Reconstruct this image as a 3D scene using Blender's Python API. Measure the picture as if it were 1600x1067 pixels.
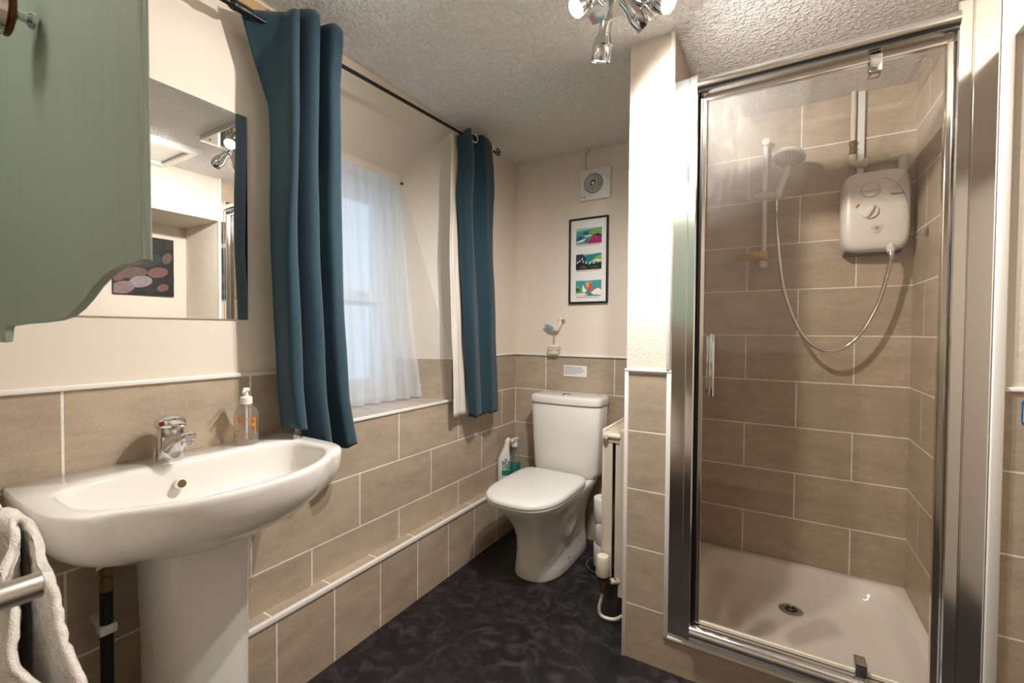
import bpy, bmesh, math, random
from mathutils import Vector, Matrix, noise
random.seed(4)
for o in list(bpy.data.objects): bpy.data.objects.remove(o, do_unlink=True)
sc = bpy.context.scene
COL = sc.collection
PI = math.pi
# ------------------------------------------------------------------ camera
YAW, PIT, ROL, FPX = math.radians(30.675), math.radians(1.251), math.radians(0.39), 692.8
f = Vector((-math.sin(YAW)*math.cos(PIT), math.cos(YAW)*math.cos(PIT), -math.sin(PIT)))
r0 = Vector((math.cos(YAW), math.sin(YAW), 0)); u0 = r0.cross(f)
r = r0*math.cos(ROL) + u0*math.sin(ROL); u = -r0*math.sin(ROL) + u0*math.cos(ROL)
cam = bpy.data.cameras.new('camera'); co = bpy.data.objects.new('camera', cam); COL.objects.link(co)
cam.sensor_width = 36; cam.lens = FPX/1600*36; cam.clip_start = 0.02
m = Matrix((( r.x, u.x, -f.x), (r.y, u.y, -f.y), (r.z, u.z, -f.z))).to_4x4()
m.translation = Vector((0, 0, 1.17)); co.matrix_world = m
cam.dof.use_dof = True; cam.dof.focus_distance = 1.7; cam.dof.aperture_fstop = 6.3
sc.camera = co
# ------------------------------------------------------------------ world, lights, exposure
w = bpy.data.worlds.new('daylight'); sc.world = w; w.use_nodes = True
bg = w.node_tree.nodes['Background']; bg.inputs[0].default_value = (0.80, 0.89, 1.0, 1); bg.inputs[1].default_value = 0.95
sc.view_settings.view_transform = 'Standard'; sc.view_settings.look = 'None'
sc.view_settings.gamma = 1.0; sc.view_settings.use_curve_mapping = False
sc.view_settings.exposure = 0.38
BULB = 60.0           # glow of each bulb face
SPOT = 42.0           # watts of light thrown by each of the four spots
REAR_FILL = 17.0            # glow of the fill lamp added behind the camera

# ------------------------------------------------------------------ materials
def lin(c):
    return c/12.92 if c <= 0.04045 else ((c+0.055)/1.055)**2.4
def rgb(h):
    return tuple(lin(int(h[i:i+2], 16)/255) for i in (0, 2, 4)) + (1,)
def nm(name):
    mt = bpy.data.materials.new(name); mt.use_nodes = True
    nt = mt.node_tree; return mt, nt, nt.nodes, nt.links, nt.nodes['Principled BSDF']
def mat(name, col, rough=0.5, metal=0.0, bump=0, bscale=200, bdist=0.001, var=0.0, vscale=6, coat=0, spec=0.5, trans=0, ior=1.45, stretch=None, sheen=0):
    mt, nt, N, L, P = nm(name)
    c = rgb(col)
    P.inputs['Base Color'].default_value = c; P.inputs['Roughness'].default_value = rough; P.inputs['Metallic'].default_value = metal
    P.inputs['Coat Weight'].default_value = coat; P.inputs['Specular IOR Level'].default_value = spec
    P.inputs['Transmission Weight'].default_value = trans; P.inputs['IOR'].default_value = ior
    P.inputs['Sheen Weight'].default_value = sheen
    tc = N.new('ShaderNodeTexCoord'); mp = N.new('ShaderNodeMapping'); L.new(tc.outputs['Object'], mp.inputs[0])
    if stretch: mp.inputs['Scale'].default_value = stretch
    nz = N.new('ShaderNodeTexNoise'); nz.inputs['Scale'].default_value = vscale; nz.inputs['Detail'].default_value = 6; L.new(mp.outputs[0], nz.inputs[0])
    mx = N.new('ShaderNodeMixRGB'); mx.blend_type = 'MULTIPLY'; mx.inputs[0].default_value = 1; mx.inputs[1].default_value = c
    mr = N.new('ShaderNodeMapRange'); mr.inputs[3].default_value = 1-var; mr.inputs[4].default_value = 1+var*0.5
    mr.inputs[1].default_value = 0.3; mr.inputs[2].default_value = 0.7
    L.new(nz.outputs[0], mr.inputs[0]); L.new(mr.outputs[0], mx.inputs[2]); L.new(mx.outputs[0], P.inputs['Base Color'])
    if bump:
        n2 = N.new('ShaderNodeTexNoise'); n2.inputs['Scale'].default_value = bscale; n2.inputs['Detail'].default_value = 4; L.new(mp.outputs[0], n2.inputs[0])
        b = N.new('ShaderNodeBump'); b.inputs['Strength'].default_value = bump; b.inputs['Distance'].default_value = bdist
        L.new(n2.outputs[0], b.inputs['Height']); L.new(b.outputs[0], P.inputs['Normal'])
    return mt
def math_node(N, L, op, a, b=None):
    n = N.new('ShaderNodeMath'); n.operation = op
    for i, v in enumerate((a, b)):
        if v is None: continue
        if isinstance(v, (int, float)): n.inputs[i].default_value = v
        else: L.new(v, n.inputs[i])
    return n.outputs[0]
def wall_mat(name, ax, cu, cv, w=0.415, h=0.208, off=0.5, ztop=None, paint='e6dacb', tile='b6a590', grout='f2ede6', pb=0.35, ps=38):
    """tiles up to ztop (whole wall if None), textured paint above; ax = axis used as horizontal"""
    mt, nt, N, L, P = nm(name)
    tc = N.new('ShaderNodeTexCoord'); sp = N.new('ShaderNodeSeparateXYZ'); L.new(tc.outputs['Object'], sp.inputs[0])
    uu = math_node(N, L, 'ADD', sp.outputs[ax], -cu + 20*w); 
    vv = math_node(N, L, 'ADD', sp.outputs[2 if ax != 3 else 0], -cv)
    cb = N.new('ShaderNodeCombineXYZ'); L.new(uu, cb.inputs[0]); L.new(vv, cb.inputs[1])
    br = N.new('ShaderNodeTexBrick'); L.new(cb.outputs[0], br.inputs[0])
    br.offset = off; br.inputs['Scale'].default_value = 1; br.inputs['Mortar Size'].default_value = 0.0028; br.inputs['Mortar Smooth'].default_value = 0.15
    br.inputs['Brick Width'].default_value = w; br.inputs['Row Height'].default_value = h
    t = rgb(tile)
    br.inputs['Color1'].default_value = tuple(x*0.93 for x in t[:3])+(1,); br.inputs['Color2'].default_value = tuple(x*1.07 for x in t[:3])+(1,)
    br.inputs['Mortar'].default_value = rgb(grout)
    mp = N.new('ShaderNodeMapping'); mp.inputs['Scale'].default_value = (1, 1, 2.6); L.new(tc.outputs['Object'], mp.inputs[0])
    n1 = N.new('ShaderNodeTexNoise'); n1.inputs['Scale'].default_value = 7; n1.inputs['Detail'].default_value = 12; n1.inputs['Roughness'].default_value = 0.72; L.new(mp.outputs[0], n1.inputs[0])
    r1 = N.new('ShaderNodeMapRange'); r1.inputs[1].default_value = 0.3; r1.inputs[2].default_value = 0.7; r1.inputs[3].default_value = 0.80; r1.inputs[4].default_value = 1.16; L.new(n1.outputs[0], r1.inputs[0])
    nf = N.new('ShaderNodeTexNoise'); nf.inputs['Scale'].default_value = 160; nf.inputs['Detail'].default_value = 3; L.new(mp.outputs[0], nf.inputs[0])
    rf = N.new('ShaderNodeMapRange'); rf.inputs[1].default_value = 0.3; rf.inputs[2].default_value = 0.7; rf.inputs[3].default_value = 0.90; rf.inputs[4].default_value = 1.09; L.new(nf.outputs[0], rf.inputs[0])
    mot = math_node(N, L, 'MULTIPLY', r1.outputs[0], rf.outputs[0])
    mx = N.new('ShaderNodeMixRGB'); mx.blend_type = 'MULTIPLY'; mx.inputs[0].default_value = 1; L.new(br.outputs[0], mx.inputs[1]); L.new(mot, mx.inputs[2])
    hb = math_node(N, L, 'SUBTRACT', 1, br.outputs['Fac'])
    b = N.new('ShaderNodeBump'); b.inputs['Distance'].default_value = 0.0012; b.inputs['Strength'].default_value = 0.8; L.new(hb, b.inputs['Height'])
    if ztop is None:
        L.new(mx.outputs[0], P.inputs['Base Color']); L.new(b.outputs[0], P.inputs['Normal'])
        rr = math_node(N, L, 'MULTIPLY_ADD', br.outputs['Fac'], 0.4); rr.node.inputs[2].default_value = 0.38; L.new(rr, P.inputs['Roughness'])
    else:
        sel = math_node(N, L, 'GREATER_THAN', sp.outputs[2], ztop)
        c2 = N.new('ShaderNodeMixRGB'); L.new(sel, c2.inputs[0]); L.new(mx.outputs[0], c2.inputs[1]); c2.inputs[2].default_value = rgb(paint)
        L.new(c2.outputs[0], P.inputs['Base Color'])
        np_ = N.new('ShaderNodeTexNoise'); np_.inputs['Scale'].default_value = ps; np_.inputs['Detail'].default_value = 5; L.new(tc.outputs['Object'], np_.inputs[0])
        bp = N.new('ShaderNodeBump'); bp.inputs['Distance'].default_value = 0.004; bp.inputs['Strength'].default_value = pb; L.new(np_.outputs[0], bp.inputs['Height'])
        vm = N.new('ShaderNodeMix'); vm.data_type = 'VECTOR'; L.new(sel, vm.inputs[0]); L.new(b.outputs[0], vm.inputs[4]); L.new(bp.outputs[0], vm.inputs[5]); L.new(vm.outputs[1], P.inputs['Normal'])
        r_ = math_node(N, L, 'MULTIPLY_ADD', sel, 0.3); r_.node.inputs[2].default_value = 0.4; L.new(r_, P.inputs['Roughness'])
    return mt
def emis(name, col, s):
    mt, nt, N, L, P = nm(name); P.inputs['Base Color'].default_value = rgb(col)
    P.inputs['Emission Color'].default_value = rgb(col); P.inputs['Emission Strength'].default_value = s; return mt
def thin_glass(name, tint='fbfcfb', smear=0.0, refl=0.04, haze=0.0):
    mt, nt, N, L, P = nm(name); N.remove(P); out = N['Material Output']
    tr = N.new('ShaderNodeBsdfTransparent'); tr.inputs[0].default_value = rgb(tint)
    gl = N.new('ShaderNodeBsdfGlossy'); gl.inputs['Roughness'].default_value = 0.0
    ge = N.new('ShaderNodeNewGeometry'); dt = N.new('ShaderNodeVectorMath'); dt.operation = 'DOT_PRODUCT'; L.new(ge.outputs['Normal'], dt.inputs[0]); L.new(ge.outputs['Incoming'], dt.inputs[1])
    ab = math_node(N, L, 'ABSOLUTE', dt.outputs['Value']); om = math_node(N, L, 'SUBTRACT', 1, ab); p5 = math_node(N, L, 'POWER', om, 5)
    fres = math_node(N, L, 'MULTIPLY_ADD', p5, 0.96*refl/0.04 if False else 0.9); fres.node.inputs[2].default_value = refl
    mx = N.new('ShaderNodeMixShader'); L.new(fres, mx.inputs[0]); L.new(tr.outputs[0], mx.inputs[1]); L.new(gl.outputs[0], mx.inputs[2])
    last = mx.outputs[0]
    if smear:
        tc = N.new('ShaderNodeTexCoord'); mp = N.new('ShaderNodeMapping'); mp.inputs['Scale'].default_value = (9, 1, 3); mp.inputs['Rotation'].default_value = (0, 0.7, 0)
        L.new(tc.outputs['Object'], mp.inputs[0]); nz = N.new('ShaderNodeTexNoise'); nz.inputs['Scale'].default_value = 2.2; nz.inputs['Detail'].default_value = 6; nz.inputs['Distortion'].default_value = 1.2; L.new(mp.outputs[0], nz.inputs[0])
        gd = N.new('ShaderNodeVectorMath'); gd.operation = 'DISTANCE'; gd.inputs[1].default_value = (-0.17, 1.585, 1.82); L.new(tc.outputs['Object'], gd.inputs[0])
        r2 = N.new('ShaderNodeMapRange'); r2.inputs[1].default_value = 0.32; r2.inputs[2].default_value = 0.05; r2.inputs[3].default_value = 0; r2.inputs[4].default_value = 1; L.new(gd.outputs['Value'], r2.inputs[0])
        r3 = N.new('ShaderNodeMapRange'); r3.inputs[1].default_value = 0.45; r3.inputs[2].default_value = 0.75; r3.inputs[3].default_value = 0.06; r3.inputs[4].default_value = smear; L.new(nz.outputs[0], r3.inputs[0])
        fa = math_node(N, L, 'MULTIPLY', r2.outputs[0], r3.outputs[0])
        fa = math_node(N, L, 'ADD', fa, 0.006)
        df = N.new('ShaderNodeBsdfDiffuse'); df.inputs[0].default_value = rgb('f2efea'); m2 = N.new('ShaderNodeMixShader'); L.new(fa, m2.inputs[0]); L.new(last, m2.inputs[1]); L.new(df.outputs[0], m2.inputs[2]); last = m2.outputs[0]
    if haze:
        df = N.new('ShaderNodeBsdfDiffuse'); df.inputs[0].default_value = rgb('e8e4de'); m3 = N.new('ShaderNodeMixShader'); m3.inputs[0].default_value = haze; L.new(last, m3.inputs[1]); L.new(df.outputs[0], m3.inputs[2]); last = m3.outputs[0]
    L.new(last, out.inputs[0]); return mt

M = {}
M['paint_left'] = wall_mat('left wall paint and tile', 1, 0.1315, -0.006, ztop=1.034, pb=0.22, ps=24)
M['paint_back'] = wall_mat('back wall paint and tile', 0, -0.5415, -0.006, ztop=1.034, pb=0.15, ps=24)
M['shower_back'] = wall_mat('shower back tile', 0, 0.29, -0.0785, w=0.408, h=0.2067)
M['shower_side'] = wall_mat('shower side tile', 1, 2.394, -0.0785, w=0.408, h=0.2067)
M['pilaster'] = wall_mat('pilaster paint and tile', 0, -0.3025, -0.011, ztop=1.034, pb=0.45, ps=110)
M['part_left'] = wall_mat('partition paint and tile', 1, 1.6, -0.006, ztop=1.034)
M['reveal'] = wall_mat('reveal paint and tile', 0, 0.49, 0.0, ztop=1.03, pb=0.6, ps=45)
M['near'] = wall_mat('near wall paint and tile', 0, 0.1, -0.006, ztop=1.034, pb=0.2, ps=24)
M['riser'] = wall_mat('riser tile', 1, 0.8005, -0.2, w=0.2112, h=0.6, off=0.0)
M['sill_tile'] = wall_mat('sill tile', 1, 0.95, -3.0, w=0.415, h=9, off=0.0, tile='b5aaa0')
M['ledge_tile'] = wall_mat('ledge tile', 1, 0.79, -3.0, w=0.2115, h=9, off=0.0)
M['kerb_tile'] = wall_mat('kerb tile', 0, -0.318, -0.2, w=0.6, h=0.9, off=0.0)
M['wall_paint'] = mat('cream wall paint', 'e6dccd', 0.7, bump=0.2, bscale=24, bdist=0.004)
M['right_paint'] = mat('dull cream paint', 'dcd1c2', 0.7, bump=0.2, bscale=24, bdist=0.004)
M['white'] = mat('white gloss trim', 'efece6', 0.3)
M['grout_trim'] = mat('white tile trim', 'ece7e0', 0.35)
M['ceramic'] = mat('white ceramic', 'e9e5de', 0.06, coat=0.15)
M['plastic_white'] = mat('white plastic', 'e6e4df', 0.28)
M['plastic_old'] = mat('yellowed plastic', 'd9d0bd', 0.35)
M['amber'] = mat('amber plastic', 'c29a5c', 0.35)
M['chrome'] = mat('chrome', 'd8d8d8', 0.06, metal=1.0)
M['chrome_soft'] = mat('brushed aluminium', 'dedbd6', 0.13, metal=1.0)
M['steel_blur'] = mat('satin steel', 'bdb7ae', 0.3, metal=1.0)
M['black'] = mat('black rubber', '0d0c0b', 0.5)
M['iron'] = mat('black iron', '0e0e10', 0.4)
M['copper'] = mat('old copper', '6b3f22', 0.35, metal=0.6)
M['blue_curtain'] = mat('teal curtain fabric', '1e3b49', 0.85, bump=0.35, bscale=900, bdist=0.0006, var=0.12, vscale=10, stretch=(1, 1, 0.3), sheen=0.18)
M['lining'] = mat('cream curtain lining', 'e6ddd2', 0.9)
M['cream_rad'] = mat('cream radiator enamel', 'd8cdba', 0.35, var=0.04)
M['green'] = mat('sage green painted wood', '9bab9d', 0.5, bump=0.5, bscale=30, bdist=0.0012, var=0.06, vscale=14, stretch=(9, 9, 0.5))
M['towel'] = mat('cream towelling', 'ece5da', 0.95, bump=0.8, bscale=420, bdist=0.003, var=0.10, vscale=60, sheen=0.4)
M['paper'] = mat('white paper', 'e8e6e3', 0.6)
M['ink'] = mat('grey blue ink', '8a90a0', 0.6)
M['darkink'] = mat('dark ink', '141414', 0.6)
M['red'] = mat('red dot', 'c81414', 0.3)
M['navy'] = mat('navy blue ink', '1d3c78', 0.5)
M['signblue'] = mat('blue sign border', '1f5f94', 0.4)
M['lgreen'] = mat('green label', '1f8a50', 0.45)
M['teal'] = mat('teal label', '1c7a66', 0.45)
M['orange'] = mat('orange print', 'e07a28', 0.45)
M['clear'] = thin_glass('clear plastic', 'f6f8f5', refl=0.07, haze=0.08)
M['soap'] = thin_glass('soap bottle', 'f6f2ec', refl=0.09, haze=0.07)
M['glass'] = thin_glass('shower glass', 'fdfbf8', smear=0.10, refl=0.06)
M['pane'] = thin_glass('window glass', 'eef6fb')
M['mirror'] = mat('mirror silvering', 'f2f3f1', 0.0, metal=1.0)
M['bulb'] = emis('lit bulb', 'fff6ee', BULB)
M['rear'] = emis('added fill glow', 'fff6ee', REAR_FILL)
M['pipe_dark'] = mat('black pipe lagging', '14110f', 0.6)
M['brass'] = mat('dull brass', '7d6a4c', 0.35, metal=0.8)
M['window_frame'] = mat('white painted window', 'dfe6ea', 0.4)
M['wood'] = mat('bare batten wood', 'c9a679', 0.6)
M['gull_blue'] = mat('pale blue wing', '7fa9b8', 0.6)
M['gull_white'] = mat('chalk white wood', 'e3dccf', 0.75, var=0.08, vscale=80)
M['gull_beak'] = mat('ochre beak', 'c9a13c', 0.6)
M['gull_stick'] = mat('bare stick', 'b39468', 0.7)

def floor_mat():
    mt, nt, N, L, P = nm('dark marbled vinyl')
    tc = N.new('ShaderNodeTexCoord'); n = N.new('ShaderNodeTexNoise'); n.inputs['Scale'].default_value = 11; n.inputs['Detail'].default_value = 14; n.inputs['Roughness'].default_value = 0.65; n.inputs['Distortion'].default_value = 1.6
    L.new(tc.outputs['Object'], n.inputs[0]); cr = N.new('ShaderNodeValToRGB'); e = cr.color_ramp.elements
    e[0].position = 0.38; e[0].color = rgb('100e11'); e[1].position = 0.66; e[1].color = rgb('3d363b'); k = e.new(0.5); k.color = rgb('1d1a1e')
    L.new(n.outputs[0], cr.inputs[0]); L.new(cr.outputs[0], P.inputs['Base Color']); P.inputs['Roughness'].default_value = 0.42
    b = N.new('ShaderNodeBump'); b.inputs['Distance'].default_value = 0.002; b.inputs['Strength'].default_value = 0.4; L.new(n.outputs[0], b.inputs['Height']); L.new(b.outputs[0], P.inputs['Normal'])
    return mt
M['floor'] = floor_mat()
def ceil_mat():
    mt, nt, N, L, P = nm('stippled ceiling')
    tc = N.new('ShaderNodeTexCoord'); n = N.new('ShaderNodeTexNoise'); n.inputs['Scale'].default_value = 75; n.inputs['Detail'].default_value = 3; n.inputs['Distortion'].default_value = 0.6
    L.new(tc.outputs['Object'], n.inputs[0]); P.inputs['Base Color'].default_value = rgb('ece8e3'); P.inputs['Roughness'].default_value = 0.6
    mr = N.new('ShaderNodeMapRange'); mr.inputs[1].default_value = 0.45; mr.inputs[2].default_value = 0.7; L.new(n.outputs[0], mr.inputs[0])
    b = N.new('ShaderNodeBump'); b.inputs['Distance'].default_value = 0.006; b.inputs['Strength'].default_value = 0.9; L.new(mr.outputs[0], b.inputs['Height']); L.new(b.outputs[0], P.inputs['Normal'])
    return mt
M['ceiling'] = ceil_mat()
def net_mat():
    mt, nt, N, L, P = nm('sheer net'); N.remove(P)
    tr = N.new('ShaderNodeBsdfTransparent'); df = N.new('ShaderNodeBsdfDiffuse'); df.inputs[0].default_value = rgb('eef1f4')
    tl = N.new('ShaderNodeBsdfTranslucent'); tl.inputs[0].default_value = rgb('eef1f4')
    a = N.new('ShaderNodeMixShader'); a.inputs[0].default_value = 0.5; L.new(df.outputs[0], a.inputs[1]); L.new(tl.outputs[0], a.inputs[2])
    b = N.new('ShaderNodeMixShader'); L.new(tr.outputs[0], b.inputs[1]); L.new(a.outputs[0], b.inputs[2])
    tc = N.new('ShaderNodeTexCoord'); mp = N.new('ShaderNodeMapping'); mp.inputs['Scale'].default_value = (1, 22, 0.6); L.new(tc.outputs['Object'], mp.inputs[0])
    n = N.new('ShaderNodeTexNoise'); n.inputs['Scale'].default_value = 1.5; L.new(mp.outputs[0], n.inputs[0]); mr = N.new('ShaderNodeMapRange'); mr.inputs[3].default_value = 0.5; mr.inputs[4].default_value = 0.8; L.new(n.outputs[0], mr.inputs[0]); L.new(mr.outputs[0], b.inputs[0])
    L.new(b.outputs[0], N['Material Output'].inputs[0]); return mt
M['net'] = net_mat()

# ------------------------------------------------------------------ geometry helpers (all meshes in world coordinates)
def finish(name, bm, mt, parent=None, smooth=False, auto=None):
    bmesh.ops.recalc_face_normals(bm, faces=bm.faces[:])
    me = bpy.data.meshes.new(name)
    if smooth:
        for fc in bm.faces: fc.smooth = True
        if auto is not None:
            for e in bm.edges:
                if len(e.link_faces) == 2 and e.calc_face_angle(0) > math.radians(auto): e.smooth = False
    bm.to_mesh(me); bm.free()
    for x in (mt if isinstance(mt, (list, tuple)) else [mt]): me.materials.append(x)
    o = bpy.data.objects.new(name, me); COL.objects.link(o)
    if parent:
        o.parent = parent
        if parent.type == 'EMPTY': o.location = -parent.location
    return o
def thing(name, label, cat, loc, group=None):
    o = bpy.data.objects.new(name, None); o.empty_display_size = 0.05; COL.objects.link(o); o.location = loc
    o['label'] = label; o['category'] = cat
    if group: o['group'] = group
    return o
def tag(o, label, cat, group=None):
    o['label'] = label; o['category'] = cat
    if group: o['group'] = group
    return o
def struct(o): o['kind'] = 'structure'; return o
def B(): return bmesh.new()
def box(bm, x0, x1, y0, y1, z0, z1, bev=0, seg=2, mi=0):
    g = bmesh.ops.create_cube(bm, size=1); vs = g['verts']
    for v in vs: v.co = Vector(((x0+x1)/2+v.co.x*(x1-x0), (y0+y1)/2+v.co.y*(y1-y0), (z0+z1)/2+v.co.z*(z1-z0)))
    fs = set(fc for v in vs for fc in v.link_faces)
    for fc in fs: fc.material_index = mi
    if bev:
        es = list(set(e for v in vs for e in v.link_edges))
        bmesh.ops.bevel(bm, geom=es, offset=bev, segments=seg, affect='EDGES', profile=0.5)
    return bm
def frame_of(d):
    d = d.normalized(); a = Vector((0, 0, 1)) if abs(d.z) < 0.9 else Vector((1, 0, 0))
    s = d.cross(a).normalized(); return s, d.cross(s).normalized()
def lathe(bm, p0, p1, prof, seg=28, mi=0, cap=True):
    """prof = [(t along axis in metres, radius)]"""
    p0 = Vector(p0); d = (Vector(p1)-p0).normalized(); s, t = frame_of(d); rings = []
    for (h, rd) in prof:
        rings.append([bm.verts.new(p0+d*h+(s*math.cos(2*PI*k/seg)+t*math.sin(2*PI*k/seg))*max(rd, 1e-5)) for k in range(seg)])
    loft(bm, rings, cap, mi)
    return bm
def loft(bm, rings, cap=True, mi=0, closed=True):
    n = len(rings[0])
    for a, b in zip(rings, rings[1:]):
        for k in range(n if closed else n-1):
            fc = bm.faces.new((a[k], a[(k+1) % n], b[(k+1) % n], b[k])); fc.material_index = mi
    if cap and closed:
        for rr in (rings[0], rings[-1]):
            fc = bm.faces.new(rr); fc.material_index = mi
def cyl(bm, p0, p1, rd, seg=20, mi=0, bev=0):
    L_ = (Vector(p1)-Vector(p0)).length
    pr = [(0, rd), (L_, rd)] if not bev else [(0, rd-bev), (bev*0.3, rd-bev*0.3), (bev, rd), (L_-bev, rd), (L_-bev*0.3, rd-bev*0.3), (L_, rd-bev)]
    return lathe(bm, p0, p1, pr, seg, mi)
def spline(pts, n=8):
    P = [Vector(p) for p in pts]; P = [P[0]*2-P[1]]+P+[P[-1]*2-P[-2]]; out = []
    for i in range(1, len(P)-2):
        for k in range(n):
            t = k/n; a, b, c, d = P[i-1], P[i], P[i+1], P[i+2]
            out.append(0.5*((2*b)+(c-a)*t+(2*a-5*b+4*c-d)*t*t+(3*b-a-3*c+d)*t**3))
    out.append(P[-2]); return out
def tube(bm, pts, rd, seg=12, mi=0, rib=0):
    n = len(pts); rings = []; d0 = (pts[1]-pts[0]).normalized(); s, t = frame_of(d0)
    for i, p in enumerate(pts):
        d = (pts[min(i+1, n-1)]-pts[max(i-1, 0)]).normalized()
        s = (s-d*s.dot(d)).normalized(); t = d.cross(s)
        rr = rd(i/(n-1)) if callable(rd) else rd
        if rib and i % 2: rr *= rib
        rings.append([bm.verts.new(p+(s*math.cos(2*PI*k/seg)+t*math.sin(2*PI*k/seg))*rr) for k in range(seg)])
    loft(bm, rings, True, mi); return bm
def rrect(cx, cy, hx, hy, z, n=4.0, N=48, fn=None):
    out = []
    for k in range(N):
        a = 2*PI*k/N; c, s = math.cos(a), math.sin(a)
        x = math.copysign(abs(c)**(2/n), c)*hx; y = math.copysign(abs(s)**(2/n), s)*hy
        out.append(Vector((cx+x, cy+y, z)))
    return out
def vring(bm, pts): return [bm.verts.new(p) for p in pts]
def poly(bm, pts, mi=0):
    fc = bm.faces.new([bm.verts.new(Vector(p)) for p in pts]); fc.material_index = mi; return fc
def prism(bm, pts, d, mi=0):
    d = Vector(d); a = vring(bm, [Vector(p) for p in pts]); b = vring(bm, [Vector(p)+d for p in pts]); loft(bm, [a, b], True, mi); return bm
def text_mesh(name, s, size, origin, xdir, ydir, mt, parent, depth=0.0004, align='LEFT', shear=0, bold=0):
    cu = bpy.data.curves.new(name, 'FONT'); cu.body = s; cu.size = size; cu.extrude = depth/2; cu.align_x = align; cu.shear = shear; cu.offset = bold
    to = bpy.data.objects.new(name, cu); COL.objects.link(to)
    bpy.context.view_layer.update()
    me = bpy.data.meshes.new_from_object(to.evaluated_get(bpy.context.evaluated_depsgraph_get()))
    bpy.data.objects.remove(to)
    xd = Vector(xdir).normalized(); yd = Vector(ydir).normalized(); zd = xd.cross(yd)
    for v in me.vertices:
        c = v.co.copy(); v.co = Vector(origin)+xd*c.x+yd*c.y+zd*(c.z+depth/2)
    me.materials.clear(); me.materials.append(mt); me.name = name
    o = bpy.data.objects.new(name, me); COL.objects.link(o); o.parent = parent
    if parent.type == 'EMPTY': o.location = -parent.location
    return o

# ================================================================== THE SETTING
XL, YB, ZC, YF, XR, YN = -1.375, 2.36, 2.18, 1.574, 0.49, -0.6
bm = B(); box(bm, -1.9, 1.2, YN-0.1, YB+0.1, -0.1, 0.0); struct(finish('floor', bm, M['floor']))
bm = B(); box(bm, -1.375, 0.47+0.1, YN-0.1, YB+0.1, ZC, ZC+0.1); struct(finish('ceiling', bm, M['ceiling']))
# left wall with deep window recess
yA, yBw, zS, zL = 0.90, 1.735, 0.832, 2.148     # room side of the opening
ia, ib, xi, zi, xw, zh = 0.95, 1.678, -1.60, 1.935, -1.70, 1.895
it = 1.605      # the inner corner leans: further left at the top   # inner side
bm = B()
def Q(pts, mi=0): poly(bm, pts, mi)
Q([(XL, YN, 0), (XL, yA, 0), (XL, yA, ZC), (XL, YN, ZC)])
Q([(XL, yA, 0), (XL, yBw, 0), (XL, yBw, zS), (XL, yA, zS)])
Q([(XL, yA, zL), (XL, yBw, zL), (XL, yBw, ZC), (XL, yA, ZC)])
Q([(XL, yBw, 0), (XL, YB, 0), (XL, YB, ZC), (XL, yBw, ZC)])
# soffit, lintel strip, upper return
Q([(XL, yA, zL), (XL, yBw, zL), (xi, it, zi), (xi, ia, zi)], 1)
Q([(xi, ia, zi), (xi, it, zi), (xi, it+0.003, zh), (xi, ia, zh)], 1)
Q([(xi, ia, zh), (xi, it+0.003, zh), (xw, it+0.003, zh), (xw, ia, zh)], 1)
# reveals, split at the tile top
for (yo, yi) in ((yBw, ib), (yA, ia)):
    Q([(XL, yo, zS), (xi, yi, zS), (xi, yi, 1.034), (XL, yo, 1.034)], 2)
    Q([(xi, yi, zS), (xw, yi, zS), (xw, yi, 1.034), (xi, yi, 1.034)], 2)
    yt = it if yi == ib else yi
    Q([(XL, yo, 1.034), (xi, yi, 1.034), (xi, yt, zi), (XL, yo, zL)], 1)
    Q([(xi, yi, 1.034), (xw, yi, 1.034), (xw, yt, zi), (xi, yt, zi)], 1)
Q([(XL, yA, zS), (XL, yBw, zS), (xi, ib, zS), (xi, ia, zS)], 3)
Q([(xi, ia, zS), (xi, ib, zS), (xw, ib, zS), (xw, ia, zS)], 3)
# outer skin so the wall has depth
Q([(-1.9, YN, 0), (-1.9, ia, 0), (-1.9, ia, ZC), (-1.9, YN, ZC)], 1); Q([(-1.9, ib, 0), (-1.9, YB, 0), (-1.9, YB, ZC), (-1.9, ib, ZC)], 1)
Q([(-1.9, ia, 0), (-1.9, ib, 0), (-1.9, ib, 0.84), (-1.9, ia, 0.84)], 1); Q([(-1.9, ia, zh), (-1.9, ib, zh), (-1.9, ib, ZC), (-1.9, ia, ZC)], 1)
for y_ in (ia, ib): Q([(-1.7, y_, 0.832), (-1.9, y_, 0.832), (-1.9, y_, zh), (-1.7, y_, zh)], 1)
Q([(-1.7, ia, zh), (-1.7, ib, zh), (-1.9, ib, zh), (-1.9, ia, zh)], 1); Q([(-1.7, ia, 0.832), (-1.7, ib, 0.832), (-1.9, ib, 0.832), (-1.9, ia, 0.832)], 1)
M['reveal_tile'] = wall_mat('window reveal tile', 0, -1.95, -0.006)
me_ = struct(finish('wall_left', bm, [M['paint_left'], M['wall_paint'], M['reveal_tile'], M['sill_tile']]))
# other walls
bm = B(); box(bm, -1.9, -0.38, YB, YB+0.1, 0, ZC); struct(finish('wall_back', bm, M['paint_back']))
bm = B(); box(bm, -0.38, 0.62, YB, YB+0.1, 0, ZC); struct(finish('wall_shower_back', bm, M['shower_back']))
bm = B(); box(bm, 0.472, 0.56, YF, YB, 0, ZC); struct(finish('wall_shower_right', bm, M['shower_side']))
bm = B()   # partition: pilaster front, left face, shower face
x0, x1 = -0.455, -0.304
Q([(x0, YF, 0), (x1, YF, 0), (x1, YF, ZC), (x0, YF, ZC)], 0); Q([(x0, YF, 0), (x0, YB, 0), (x0, YB, ZC), (x0, YF, ZC)], 1)
Q([(x1, YF, 0), (x1, YB, 0), (x1, YB, ZC), (x1, YF, ZC)], 2)
struct(finish('wall_partition', bm, [M['pilaster'], M['part_left'], M['shower_side']]))
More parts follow.
